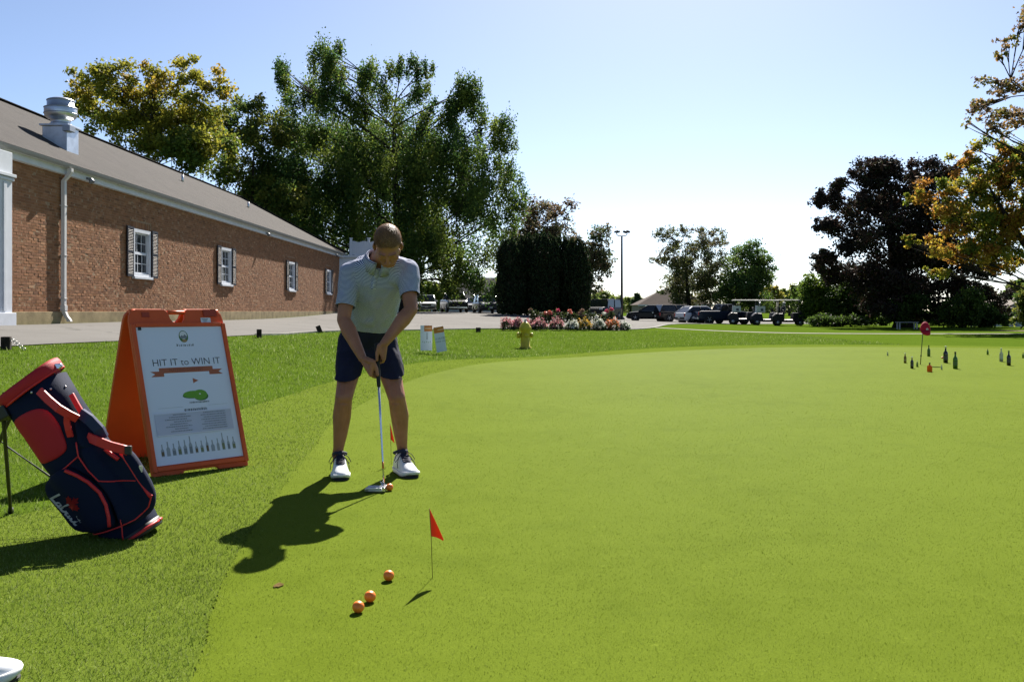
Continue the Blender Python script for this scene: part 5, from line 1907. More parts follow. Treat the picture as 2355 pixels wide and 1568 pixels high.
# ------------------------------------------------------------------ golf balls and small flags on the green
def ball_material():
    m, t, b = nodes_of('orange_golf_ball')
    b.inputs['Base Color'].default_value = (.80, .19, .018, 1)
    b.inputs['Roughness'].default_value = .38
    tc = t.nodes.new('ShaderNodeTexCoord')
    vo = t.nodes.new('ShaderNodeTexVoronoi'); vo.inputs['Scale'].default_value = 260
    t.links.new(tc.outputs['Object'], vo.inputs['Vector'])
    bp = t.nodes.new('ShaderNodeBump'); bp.inputs['Strength'].default_value = .5; bp.inputs['Distance'].default_value = .001
    t.links.new(vo.outputs['Distance'], bp.inputs['Height']); t.links.new(bp.outputs[0], b.inputs['Normal'])
    return m


M_BALL = ball_material()
bm0 = None
for px, py, lb in ((824, 1398, 'orange golf ball nearest the camera, leftmost of the loose three'), (851, 1374.5, 'middle of the three loose orange golf balls'), (894, 1327, 'orange golf ball nearest the small front flag'), (896, 1128, 'orange golf ball lying against the putter head'), (2167, 824, 'small orange ball beside the dark labelled bottle')):
    c = P(px, py, 2257.5 / (py - 715)); c.z = H(c.x, c.y) + .009 + .0205
    if bm0 is None:
        g = G(); g.ell((0, 0, 0), (.02135, .02135, .02135), None, 28, 18); o = g.build('golf_ball', M_BALL); bm0 = o.data
    else:
        o = link(bpy.data.objects.new('golf_ball', bm0))
    o.location = c
    tag(o, lb, 'golf ball', 'orange golf balls on the green')

M_FLAG = mat('orange_flag_vinyl', (.62, .055, .022), .55, transl=.35)
M_WIRE = mat('flag_wire', (.10, .09, .03), .5, metal=.4)


def pin_flag(px, py, lean_y, label, fly):
    c = P(px, py, 2257.5 / (py - 715)); c.z = H(c.x, c.y) + .009
    r_ = thing('pin_flag', label, 'flag', c, 0, 'small orange flags at the putting spot')
    top = Vector((-.010, lean_y, .284)); low = Vector((-.004, lean_y * .6, .170))
    g = G(); g.tube([Vector((0, 0, -.02)), low, top], .0013, 6); g.build('wire', M_WIRE, r_)
    g = G()
    n, vs_l, f = 8, [], []
    for i in range(n + 1):
        u = i / n
        a = top.lerp(Vector(fly[0]), u); b_ = low.lerp(Vector(fly[1]), u)
        for j in range(4):
            p = a.lerp(b_, j / 3); p.y += .010 * math.sin(u * 3.0) * (.4 + j / 3)
            vs_l.append(p)
    k = len(vs_l)
    vs_l += [p + Vector((0, .0008, 0)) for p in vs_l]
    for i in range(n):
        for j in range(3):
            q = (i * 4 + j, i * 4 + j + 1, (i + 1) * 4 + j + 1, (i + 1) * 4 + j)
            f.append(q); f.append(tuple(x + k for x in reversed(q)))
    g.add(vs_l, f, True); g.build('flag', M_FLAG, r_)


pin_flag(995, 1320, -.035, 'small orange flag on a wire in front of the golfer', ((.044, .0, .152), (.042, .0, .146)))
pin_flag(900, 1068, .0, 'small orange flag half hidden behind the golfer', ((.020, .01, .150), (.018, .01, .143)))

# ------------------------------------------------------------------ bottles set out as targets
M_GLS = {'green': mat('green_glass', (.06, .15, .015), .12, spec=.6, transl=.25), 'dark': mat('dark_glass', (.012, .014, .010), .12, spec=.6), 'clear': mat('clear_glass', (.36, .40, .30), .08, spec=.6, transl=.5), 'amber': mat('amber_drink', (.20, .13, .02), .12, spec=.6, transl=.4), 'orange': mat('orange_drink', (.5, .14, .012), .15, spec=.5, transl=.4),
         'pale': mat('pale_green_glass', (.16, .22, .06), .12, spec=.6, transl=.4)}
BOT = [(2081.6, 834.4, 23, 'amber', 'clear', 'clear bottle of amber drink left of the flag stick'), (2097.4, 847, 27, 'dark', 'clear', 'dark bottle with shiny top just left of the flag stick'), (2109.5, 843.6, 14, 'pale', 'clear', 'tiny pale bottle touching the flag stick shadow'), (2136, 819, 25.5, 'green', 'dark', 'green bottle standing behind the flag stick'),
       (2138, 855, 21.5, 'orange', 'dark', 'squat orange liqueur bottle, nearest of the bottles'), (2174.8, 834.4, 38.5, 'dark', 'clear', 'tall black bottle with grey label and pale top'), (2197, 848, 39, 'green', 'dark', 'tall bright green bottle right of the black labelled one'), (2165.5, 850, 12, 'clear', 'clear', 'tiny clear bottle with white cap'),
       (2041.4, 817, 10.5, 'clear', 'clear', 'tiny clear bottle, leftmost of all the bottles'), (2271.5, 816, 13.5, 'green', 'pale', 'little green bottle far back near the green edge'), (2302.7, 832, 31, 'clear', 'clear', 'tall clear glass bottle near the right edge'), (2320, 841, 34, 'dark', 'pale', 'black wine bottle near the right edge'), (2353, 824, 13, 'green', 'dark', 'small green bottle cut by the right edge')]
for px, py, hp, body_, cap_, lb in BOT:
    D = 2257.5 / (py - 715)
    c = P(px, py, D); c.z = H(c.x, c.y) + .009
    h = hp * D / FOC
    r_ = h * (.13 if hp > 20 else .16)
    t = thing('bottle', lb, 'bottle', c, random.uniform(0, 3), 'bottles standing on the putting green')
    if body_ == 'orange':
        g = G(); w = h * .23
        g.loft([[(sx * w * f, sy * w * f * .6, z * h) for sx, sy in ((-1, -1), (1, -1), (1, 1), (-1, 1))] for f, z in ((.92, 0), (1, .03), (1, .55), (.9, .64), (.35, .72), (.33, .84))], True, False)
        g.build('body', M_GLS['orange'], t, .004)
        g = G(); g.lathe([(.36 * w, .83 * h), (.36 * w, .99 * h), (.3 * w, 1.0 * h)], 14); g.build('cap', M_GLS['dark'], t)
        continue
    g = G(); g.lathe([(r_ * .86, 0), (r_, .012 * h), (r_, .56 * h), (r_ * .9, .63 * h), (r_ * .5, .70 * h), (r_ * .38, .75 * h), (r_ * .36, .88 * h)], 18); g.build('body', M_GLS[body_], t)
    g = G(); g.lathe([(r_ * .40, .875 * h), (r_ * .41, .99 * h), (r_ * .36, 1.0 * h)], 14); g.build('cap', M_GLS[cap_] if cap_ != 'clear' else mat('silver_foil', (.55, .55, .5), .3, metal=.6), t)
    if hp > 20:
        g = G(); g.lathe([(r_ * 1.012, .18 * h), (r_ * 1.02, .185 * h), (r_ * 1.02, .42 * h), (r_ * 1.012, .425 * h)], 18); g.build('label_band', mat('label_' + body_, {'dark': (.06, .06, .055), 'green': (.07, .12, .03), 'clear': (.42, .44, .34), 'amber': (.3, .24, .08)}[body_], .6), t)

# flag stick with the red cap
sb = P(2116.5, 838.4, 2257.5 / 123.4); sb.z = H(sb.x, sb.y) + .009
st = thing('flag_stick', 'thin dark flag stick leaning among the bottles', 'flag stick', sb)
stop = Vector((.075, .02, .83))
g = G(); g.tube([Vector((0, 0, -.03)), stop * .3, stop], [.009, .008, .008], 10); g.build('pole', mat('stick_paint', (.075, .085, .012), .5), st)
g = G(); g.tube([stop * .19, stop * .23], .013, 10); g.build('ferrule', M_BLACK, st)
M_CAPR = mat('cap_red', (.34, .010, .030), .8, spec=.2, bump=.3, bs=200)
cp = thing('baseball_cap', 'red baseball cap hung on top of the flag stick', 'cap', sb + stop + Vector((.02, -.02, -.16)))
g = G()
rr = []
for k in range(9):
    u = k / 8
    a = u * math.pi / 2
    rr.append([Vector((.098 * math.cos(a) * math.cos(t_) * (1.0 if math.sin(t_) > 0 else 1.0), .088 * math.cos(a) * math.sin(t_), .165 * math.sin(a) + .0)) for t_ in [2 * math.pi * j / 24 for j in range(24)]])
g.loft(rr, False, True); g.build('crown', M_CAPR, cp)
g = G(); g.ell((0, 0, .165), (.012, .012, .006)); g.build('button', M_CAPR, cp)
g = G()
rr = []
for k in range(13):
    t_ = math.pi * (1 + k / 12)
    x, y = .094 * math.cos(t_), .085 * math.sin(t_)
    d = abs(math.sin(t_)) ** .7
    rr.append([Vector((x, y, .004)), Vector((x * 1.0, y * 1.05 - .012 * d, -.10 * d)), Vector((x * 1.0, y * 1.05 - .016 * d, -.10 * d + .003)), Vector((x, y - .004, .010))])
g.loft(rr, True, True); g.build('brim', M_CAPR, cp)
for k in (-1, 0, 1):
    g = G(); g.prism([(-.006, 0), (.006, 0), (.002, .03 + .012 * (k == 0)), (-.004, .028)], Matrix.Translation((k * .016, -.092, .012)) @ Matrix.Rotation(R(82), 4, 'X'), .003); g.build('emblem', mat('white_thread', (.62, .62, .64), .7), cp)

# ------------------------------------------------------------------ hydrant, posts, yard signs
hb = ground_at(1208, 800)
M_HYD = mat('hydrant_yellow', (.44, .36, .03), .5, spec=.35, var=.12, vs_=8)
hyd = thing('fire_hydrant', 'yellow fire hydrant on the grass in front of the flower bed', 'fire hydrant', hb)
hs = 66 * hb.y / FOC
g = G(); g.lathe([(.2, -.05), (.2, .03), (.155, .05), (.15, .56), (.17, .58), (.2, .60), (.2, .64)], 20, Matrix.Scale(hs / .95, 4)); g.build('barrel', M_HYD, hyd)
g = G(); g.lathe([(.205, .64), (.205, .67), (.18, .70), (.15, .77), (.10, .83), (.06, .86)], 20, Matrix.Scale(hs / .95, 4)); g.build('bonnet', M_HYD, hyd)
g = G(); g.lathe([(.05, .86), (.05, .89), (.03, .90), (.028, .95)], 6, Matrix.Scale(hs / .95, 4), 0, False); g.build('nut', mat('nut_grey', (.32, .30, .30), .6), hyd)
for ax_, r1, ln in ((Vector((-1, -.25, 0)), .10, .27), (Vector((1, .2, 0)), .08, .25), (Vector((0.15, -1, 0)), .075, .23)):
    ax_ = ax_.normalized() * hs / .95
    c = Vector((0, 0, .42 * hs / .95))
    g = G(); g.tube([c, c + ax_ * ln * .75, c + ax_ * ln * .75, c + ax_ * ln, c + ax_ * (ln + .02)], [r1 * .7 * hs / .95, r1 * .7 * hs / .95, r1 * hs / .95, r1 * hs / .95, r1 * .4 * hs / .95], 12); g.build('nozzle', M_HYD, hyd)
for k in range(8):
    a = 2 * math.pi * k / 8
    g = G(); g.cyl(Vector((.185 * math.cos(a), .185 * math.sin(a), .585)) * hs / .95, Vector((.185 * math.cos(a), .185 * math.sin(a), .69)) * hs / .95, .013, n=6); g.build('bolt', M_HYD, hyd)

M_WOOD = mat('weathered_timber', (.028, .023, .02), .95, spec=.1, var=.4, vs_=14, bump=.6, bs=40)
for px, py, wp, hp, tl, lb in ((14, 803, 23, 29, 0, 'sawn timber post at the left edge of the driveway'), (596, 777, 13, 20, 0, 'short timber post on the lawn edge right of the sandwich board'), (737, 765, 12, 17, -22, 'leaning timber post just left of the golfer'), (1100, 764, 11, 11, 0, 'low timber post between yard signs and flower bed')):
    b_ = ground_at(px, py)
    k = b_.y / FOC
    t = thing('timber_post', lb, 'post', b_, .3, 'timber posts along the driveway edge')
    w, h = wp * k, hp * k
    g = G(); rot = Matrix.Rotation(R(tl), 3, 'Y')
    g.box(rot @ Vector((0, 0, h / 2 - .06)), (w * .86, w * .86, h + .12), rot); g.build('stub', M_WOOD, t, .012)
    if px == 14:
        g = G()
        for q in range(5):
            c = Vector((w * .6 + q * .035, -.02, h * .72 - .03 * q))
            g.tube([c + Vector((.022 * math.cos(u), .008 * (q % 2), .016 * math.sin(u))) for u in [2 * math.pi * j / 10 for j in range(11)]], .005, 6)
        g.build('chain', mat('chain_metal', (.45, .44, .42), .4, metal=.7), t)


def yard_sign(px, py, wp, hp, yaw, label, lines, roll=0):
    b_ = ground_at(px, py + 7)
    k = b_.y / FOC
    t = thing('yard_sign', label, 'sign', b_, yaw, 'yard signs on the grass')
    w, h = wp * k, hp * k
    z0 = 7 * k
    M = Matrix.Translation((0, 0, z0 + h / 2)) @ Matrix.Rotation(R(90), 4, 'X') @ Matrix.Rotation(R(roll), 4, 'Z')
    g = G(); g.hexa([M @ Vector((x * w / 2, y * h / 2, z)) for z in (-.004, .004) for x, y in ((-1, -1), (1, -1), (1, 1), (-1, 1))]); g.build('panel', mat('sign_panel', (.50, .55, .62), .6), t)
    g = G(); g.hexa([M @ Vector((x, y, z)) for z in (.004, .0052) for x, y in ((-w * .18 if not roll else -w * .49, h * .26), (w * .49, h * .26), (w * .49, h * .49), (-w * .18 if not roll else -w * .49, h * .49))]); g.build('header', mat('sign_orange', (.45, .15, .02), .6), t)
    g = G(); g.hexa([M @ Vector((x, y, z)) for z in (.0052, .006) for x, y in ((-w * .12, h * .35), (w * .42, h * .35), (w * .42, h * .40), (-w * .12, h * .40))]); g.build('header_print', mat('sign_pale', (.6, .36, .2), .6), t)
    for body_, sz, yy in lines:
        lettering('print', body_, sz * w, M @ Matrix.Translation((0, yy * h, .0046)), mat('sign_ink', (.10, .13, .17), .7), t, depth=.0003)
    for s in (-1, 1):
        g = G(); g.tube([Vector((s * w * .3, .006, -.1)), Vector((s * w * .3, .006, z0 + h * .4))], .004, 6); g.build('stake', M_WIRE, t)
    return t, M, w, h


t, M, w, h = yard_sign(980.5, 806, 27, 58, R(4), 'upright white yard sign with orange header, left of the pair', [])
g = G(); g.prism([(-.05 * w, -.06 * h), (.05 * w, -.06 * h), (.035 * w, .14 * h), (.05 * w, .20 * h), (-.05 * w, .20 * h), (-.035 * w, .14 * h)], M @ Matrix.Translation((.06 * w, .0, .004)), .0008); g.build('print', mat('sign_ink2', (.2, .24, .28), .7), t)
for q in range(5):
    g = G(); g.prism([(-.04 * w, -.02 * h), (.05 * w, -.03 * h), (.03 * w, .03 * h), (-.02 * w, .02 * h)], M @ Matrix.Translation(((q - 2) * .16 * w, -.15 * h - .012 * (q % 2), .004)), .0008); g.build('print', mat('sign_ink3', (.22, .32, .27), .7), t)
yard_sign(1012, 809, 25, 58, R(26), 'tilted white yard sign with orange header, right of the pair', [('A HUGE', .26, .03), ('THANK YOU', .18, -.09)], 9)

# ------------------------------------------------------------------ flower bed
M_PETAL = mat('petals', (.5, .1, .15), .6, attr=True, transl=.3)
M_FOL = mat('bedding_leaf', (.04, .07, .02), .6, attr=True, transl=.35)
bedc = ground_at(1300, 758)
BEDY = bedc.y
g = G()
nn_ = 40
rim = [(bedc.x + 2.75 * math.cos(2 * math.pi * k / nn_), bedc.y + .75 + .85 * math.sin(2 * math.pi * k / nn_)) for k in range(nn_)]
vb_ = [Vector((x, y, H(x, y) - .02)) for x, y in rim] + [Vector((bedc.x + (x - bedc.x) * .9, bedc.y + .75 + (y - bedc.y - .75) * .9, H(x, y) + .10)) for x, y in rim]
g.add(vb_, [(k, (k + 1) % nn_, nn_ + (k + 1) % nn_, nn_ + k) for k in range(nn_)] + [tuple(range(nn_, 2 * nn_))], True)
tag(g.build('flower_bed_soil', mat('mulch', (.035, .024, .018), .95, var=.4, vs_=9, bump=.8, bs=20)), kind='structure')
PK, WHT, YLW, ORN = [(.50, .17, .20), (.58, .26, .28), (.40, .12, .14), (.62, .36, .35)], [(.62, .62, .55), (.55, .58, .5), (.7, .7, .62)], [(.50, .30, .04), (.58, .36, .07), (.42, .28, .05)], [(.58, .16, .05), (.62, .24, .09), (.5, .12, .06)]


def mound(px, py, wp, hp, pal, label, row=0.0):
    b_ = ground_at(px, py)
    y = b_.y + row
    c = Vector((b_.x * y / b_.y, y, H(b_.x, y) + .03))
    k = y / FOC
    r_, h = wp * k * .56, hp * k
    ph = random.uniform(0, 6)
    wob = lambda a, u: 1 + .16 * np.sin(3 * a + ph) + .10 * np.sin(7 * a + 2 * ph) + .12 * np.sin(5 * u + a + ph)
    t = thing('flowering_plant', label, 'flowers', c, 0, 'plants in the flower bed')
    n = 700
    a, u = RNG.uniform(0, 2 * np.pi, n), RNG.random(n)
    q = RNG.uniform(.7, 1.0, n) * wob(a, u)
    C = np.stack([r_ * q * np.sqrt(1 - u ** 2) * np.cos(a), r_ * q * np.sqrt(1 - u ** 2) * np.sin(a), h * q * u], 1)
    T = np.array([(.03, .05, .012), (.045, .07, .016), (.02, .035, .01)])[RNG.integers(0, 3, n)]
    np_mesh('foliage', *[z for z in leaf_quads(C, .07, T, 0, .6)][:2], M_FOL, t, np.repeat(T, 4, 0))['kind'] = 'stuff'
    n = 380
    a, u = RNG.uniform(0, 2 * np.pi, n), .28 + .72 * RNG.random(n) ** .8
    q = wob(a, u) * RNG.uniform(.92, 1.12, n)
    ue = np.sqrt(1 - u ** 2.6)
    C = np.stack([r_ * q * ue * np.cos(a), r_ * q * ue * np.sin(a), h * q * u], 1)
    T = np.array(pal)[RNG.integers(0, len(pal), n)] * RNG.uniform(.75, 1.2, (n, 1))
    V, F, T = leaf_quads(C, .055, T, 0, .9)
    np_mesh('blooms', V, F, M_PETAL, t, T)['kind'] = 'stuff'


for px, w, h, pal, lb in ((1166, 28, 24, PK, 'leftmost pink flower mound of the bed'), (1190, 24, 23, PK, 'pink flower mound between the leftmost mound and the hydrant'), (1216, 20, 20, PK, 'pink flower mound hidden behind the hydrant'), (1241, 28, 23, PK, 'pink flower mound just right of the hydrant'), (1280, 32, 23, PK, 'widest pink flower mound in the middle front'),
                          (1315, 29, 18, WHT, 'white flower mound right of the pink ones'), (1343, 30, 22, YLW, 'yellow flower mound in the front row'), (1376, 28, 22, WHT, 'white flower mound between the yellow and orange ones'), (1407, 34, 22, ORN, 'orange flower mound near the right end of the bed'), (1434, 28, 17, WHT, 'white flower mound at the right end of the bed')):
    mound(px, 760, w, h, pal, lb)


def tall_plant(px, top, w, pal, label, nb, row):
    b_ = ground_at(px, 757)
    y = b_.y + row
    c = Vector(((px - CX) * y / FOC, y, H(b_.x, y) + .03))
    k = y / FOC
    h = P(px, top, y).z - c.z
    r_ = w * k / 2
    t = thing('flowering_plant', label, 'flowers', c, 0, 'plants in the flower bed')
    g = G()
    tips = []
    for i in range(7):
        tip = Vector((random.uniform(-1, 1) * r_, random.uniform(-1, 1) * r_, h * random.uniform(.62, 1.0)))
        tips.append(tip)
        g.tube(curve((random.uniform(-.04, .04), 0, -.05), tip, (0, 0, .05), 4), [.009, .008, .007, .006, .005], 5)
    g.build('stems', mat('plant_stem', (.05, .07, .02), .8), t)
    n = 420
    ti = np.array([x[:] for x in tips])[RNG.integers(0, 7, n)]
    C = ti * RNG.uniform(.25, 1.0, (n, 1)) + RNG.normal(0, .05, (n, 3))
    T = np.array([(.04, .062, .016), (.055, .075, .018), (.07, .065, .03), (.028, .045, .012)])[RNG.integers(0, 4, n)]
    V, F, T = leaf_quads(C, .11, T, .2, .5)
    np_mesh('foliage', V, F, M_FOL, t, T)['kind'] = 'stuff'
    for i in range(nb):
        c_ = tips[i] + Vector((0, -.03, .02))
        q = RNG.normal(0, 1, (70, 3)); q /= np.linalg.norm(q, axis=1)[:, None]
        C = np.array(c_) + q * np.array([.085, .085, .075]) * RNG.uniform(.7, 1, (70, 1))
        T = np.array(pal)[RNG.integers(0, len(pal), 70)]
        V, F, T = leaf_quads(C, .075, T, 0, .8)
        np_mesh('bloom', V, F, M_PETAL, t, T)['kind'] = 'stuff'


DPK = [(.62, .06, .16), (.66, .14, .24), (.55, .05, .12)]
SAL = [(.6, .16, .12), (.55, .22, .16)]
DRY = [(.22, .13, .09), (.28, .17, .12)]
for px, top, w, pal, lb, nb, row in ((1228, 708, 22, DRY, 'tall seedy plant at the left back of the bed', 1, .8), (1253, 712, 22, SAL, 'tall plant with one salmon bloom at the back left', 2, .8), (1270, 716, 20, DPK, 'plant with the big pink bloom left of the bed middle', 2, .6), (1290, 711, 20, DPK, 'tall plant with a deep pink bloom at the bed middle', 1, .9), (1308, 716, 20, SAL, 'leafy plant with salmon blooms behind the white mound', 2, .7),
                                     (1328, 712, 28, DRY, 'broad brownish plant behind the yellow mound', 3, .9), (1352, 716, 24, SAL, 'dense leafy plant without large blooms behind the yellow mound', 0, .8), (1376, 720, 24, WHT, 'plant with small white flowers behind the white mound', 2, .7), (1391, 726, 16, SAL, 'plant with a coral bloom behind the orange mound', 1, .7), (1402, 706, 16, DPK, 'tallest plant with a bright pink bloom at the right', 2, .8)):
    tall_plant(px, top, w, pal, lb, nb, row)

# ------------------------------------------------------------------ lamp post
lb_ = ground_at(1430, 735)
k = lb_.y / FOC
lamp = thing('lamp_post', 'tall dark lamp post with four floodlights beside the black van', 'lamp post', lb_)
hL = 192 * k
M_POLE = mat('pole_bronze', (.03, .03, .028), .6)
g = G(); g.tube([(0, 0, -.2), (0, 0, hL * .5), (0, 0, hL)], [.13, .105, .08], 12); g.build('pole', M_POLE, lamp)
g = G(); g.lathe([(.28, -.1), (.28, .12), (.2, .2), (.15, .3)], 14); g.build('base', M_POLE, lamp)
g = G()
for s in (-1, 1):
    g.tube([(0, 0, hL), (s * 9 * k, 0, hL + 1 * k), (s * 12 * k, 0, hL + 4 * k), (s * 12 * k, 0, hL + 9 * k)], .04, 8)
g.build('bracket', M_POLE, lamp)
for x, dy in ((-13, 0), (-8, .4), (8, .4), (14, 0)):
    g = G(); g.box((x * k, dy - .1, hL + 10 * k), (.34, .5, .16), Matrix.Rotation(R(18 if x > 0 else -14), 3, 'Y')); g.build('floodlight', M_POLE, lamp, .02)
# ------------------------------------------------------------------ parked vehicles (local +Y is the front)
M_TYRE = mat('tyre', (.012, .012, .012), .85)
M_RIM = mat('alloy', (.35, .36, .38), .35, metal=.8)
M_CGLASS = mat('car_glass', (.012, .014, .017), .05, spec=.7)
M_CHROME = mat('chrome', (.6, .6, .62), .2, metal=.9)
M_TRIM = mat('black_trim', (.014, .014, .015), .6)
M_LAMPW = mat('headlamp', (.5, .52, .55), .15, spec=.7)
M_LAMPR = mat('tail_lamp', (.35, .015, .015), .3, spec=.6)


def paint(n, c):
    return mat('paint_' + n, c, .55 if 'cart' in n else .22, spec=.2)


def vehicle(name, label, cat, loc, yaw, col, L, W, Ht, kind, group):
    t = thing(name, label, cat, loc, yaw, group)
    hw = W / 2
    zb_, wr = (.24, .35) if kind != 'car' else (.18, .32)
    if kind == 'pickup':
        hood, belt, gh = .62, .66, [(-.10, .22, 1.0), (-.06, .12, .86)]
    elif kind == 'suv':
        hood, belt, gh = .58, .60, [(-.49, .24, 1.0), (-.43, .10, .86)]
    elif kind == 'van':
        hood, belt, gh = .62, .60, [(-.495, .28, 1.0), (-.485, .20, .93)]
    else:
        hood, belt, gh = .58, .63, [(-.47, .26, 1.0), (-.30, .06, .82)]
    zh, zbelt = hood * Ht, belt * Ht
    # lower body: rings along the length
    g = G()
    rings = []
    for u, f, zt, z0 in ((-.5, .86, zbelt * .72, zb_ + .14), (-.49, .95, zbelt * .95, zb_ + .05), (-.44, 1.0, zbelt, zb_), (.2, 1.0, zbelt, zb_), (.30, 1.0, zh + .02, zb_), (.44, .97, zh - .05, zb_ + .02), (.485, .9, zh - .14, zb_ + .05), (.5, .82, zh * .72, zb_ + .12)):
        y = u * L
        rings.append([Vector((sx * hw * f * k, y, z)) for sx, k, z in ((-1, .90, z0), (1, .90, z0), (1, 1.0, z0 + .16), (1, 1.0, zt - .16), (1, .93, zt - .02), (1, .8, zt), (-1, .8, zt), (-1, .93, zt - .02), (-1, 1.0, zt - .16), (-1, 1.0, z0 + .16))])
    g.loft(rings, True, False)
    body_ = g.build('body', col, t, .03)
    if kind == 'pickup':
        g = G(); g.box((0, -.30 * L, zbelt + .005), (W * .8, .36 * L, .02)); g.build('bed', M_TRIM, t)
    # cabin
    (y0, y1, _), (y2, y3, f3) = gh
    b0, b1 = [(s1 * hw * .93, y * L, zbelt - .02) for s1, y in ((-1, y0), (1, y0), (1, y1), (-1, y1))], [(s1 * hw * f3 * .90, y * L, Ht - .05) for s1, y in ((-1, y2), (1, y2), (1, y3), (-1, y3))]
    g = G(); g.hexa([Vector(p) for p in b0 + b1]); g.build('glass', M_CGLASS, t, .02)
    g = G(); g.hexa([Vector((p[0] * 1.03, p[1] + (.03 if i > 1 else -.03), Ht - .06)) for i, p in enumerate(b1)] + [Vector((p[0] * .93, p[1] * .97, Ht)) for p in b1]); g.build('roof', col, t, .03)
    for i in range(4):
        p, q = Vector(b0[i]), Vector(b1[i])
        o_ = Vector((.012 if p.x > 0 else -.012, 0, 0))
        g = G(); g.tube([p + o_, q + o_], .045, 6); g.build('pillar', col, t)
    for s in (-1, 1):
        ym = (y0 + y1) / 2 * L
        g = G(); g.tube([Vector((s * (hw * .93 + .008), ym, zbelt)), Vector((s * (hw * f3 * .90 + .008), (y2 + y3) / 2 * L, Ht - .05))], .04, 6); g.build('pillar', M_TRIM if kind != 'van' else col, t)
        g = G(); g.box((s * (hw + .08), (y1 - .06) * L, zbelt + .08), (.16, .1, .14)); g.build('mirror', col, t, .03)
        g = G(); g.box((s * hw * .72, .493 * L, zh - .20), (.34, .06, .13)); g.build('headlight', M_LAMPW, t, .02)
        g = G(); g.box((s * hw * .86, -.494 * L, zbelt - .22), (.16, .05, .26)); g.build('taillight', M_LAMPR, t, .02)
        g = G(); g.box((s * (hw + .002), (y0 + y1) / 2 * L + .25, zbelt - .14), (.02, .18, .03)); g.build('door_handle', M_CHROME if kind != 'van' else M_TRIM, t)
    g = G(); g.box((0, .497 * L, zh - .26), (W * .48, .05, .22)); g.build('grille', M_TRIM, t, .02)
    g = G(); g.box((0, .505 * L, zb_ + .20), (W * .84, .08, .16)); g.box((0, -.503 * L, zb_ + .20), (W * .86, .08, .16)); g.build('bumper', M_CHROME if kind == 'pickup' else M_TRIM, t, .02)
    for yy in (.551, -.545):
        g = G(); g.box((0, yy * L if False else (.516 * L if yy > 0 else -.513 * L), zb_ + .27), (.3, .02, .15)); g.build('number_plate', mat('plate', (.5, .5, .48), .5), t)
    for s in (-1, 1):
        for yy in (-.31, .32):
            c = Vector((s * (hw - .11), yy * L, wr))
            M = Matrix.Translation(c) @ Matrix.Rotation(R(90) * s, 4, 'Y')
            g = G(); g.lathe([(wr + .07, -.02), (wr + .07, .106)], 22, M); g.build('wheel_arch', M_TRIM, t)
            g = G(); g.lathe([(wr * .62, -.1), (wr * .94, -.1), (wr, -.07), (wr, .08), (wr * .94, .115), (wr * .64, .12)], 22, M); wh = g.build('wheel', M_TYRE, t)
            g = G()
            g.lathe([(wr * .66, .095), (wr * .66, .118), (wr * .58, .12), (wr * .56, .10)], 22, M); g.lathe([(.0, .11), (.07, .125), (.05, .13)], 12, M)
            for k in range(5):
                a = 2 * math.pi * k / 5
                g.tube([M @ Vector((.05 * math.cos(a), .05 * math.sin(a), .115)), M @ Vector((wr * .6 * math.cos(a), wr * .6 * math.sin(a), .112))], .028, 6)
            g.build('rim', M_RIM, wh)
    return t


def spot(px, py, D):
    p = P(px, py, D)
    return on(p.x, D, .014)


GL, GRR = 'cars parked behind the golfer', 'cars parked beyond the lawn on the right'
WHITE, BLK, DGR, NVY, BRW = paint('white', (.62, .63, .65)), paint('black', (.008, .009, .010)), paint('dark_grey', (.03, .032, .036)), paint('navy', (.012, .018, .035)), paint('bronze', (.028, .022, .020))
vehicle('suv', 'white SUV facing the lawn just right of the golfer', 'car', spot(980, 720, 92), R(180 + 6), WHITE, 4.6, 1.9, 1.68, 'suv', GL)
vehicle('pickup_truck', 'dark pickup truck nose out between white SUV and black SUV', 'truck', spot(1044, 721, 89), R(180 + 12), BLK, 5.5, 2.0, 1.85, 'pickup', GL)
vehicle('suv', 'black SUV parked against the leftmost evergreen', 'car', spot(1118, 722, 87), R(180 + 12), DGR, 4.7, 1.92, 1.74, 'suv', GL)
vehicle('hatchback', 'grey car mostly hidden between pickup and black SUV', 'car', spot(1090, 719, 99), R(180), paint('silver', (.25, .26, .28)), 4.4, 1.8, 1.55, 'car', GL)
vehicle('van', 'boxy black van at the left of the lamp post', 'van', spot(1388, 730, 84), R(150), BLK, 4.2, 1.9, 1.78, 'van', GRR)
vehicle('hatchback', 'black hatchback with red tail lamp, leftmost of the right-hand row', 'car', spot(1497, 738, 80), R(90 - 8), BLK, 4.1, 1.8, 1.38, 'car', GRR)
vehicle('suv', 'dark bronze SUV overlapping the black hatchback', 'car', spot(1563, 739, 79), R(-76), BRW, 4.3, 1.85, 1.46, 'suv', GRR)
vehicle('hatchback', 'white car in the middle of the right-hand row', 'car', spot(1611, 741, 76), R(-70), WHITE, 3.9, 1.75, 1.36, 'car', GRR)
vehicle('pickup_truck', 'navy pickup truck facing right beside the golf carts', 'truck', spot(1660, 741, 74.5), R(-80), NVY, 4.6, 1.95, 1.55, 'pickup', GRR)


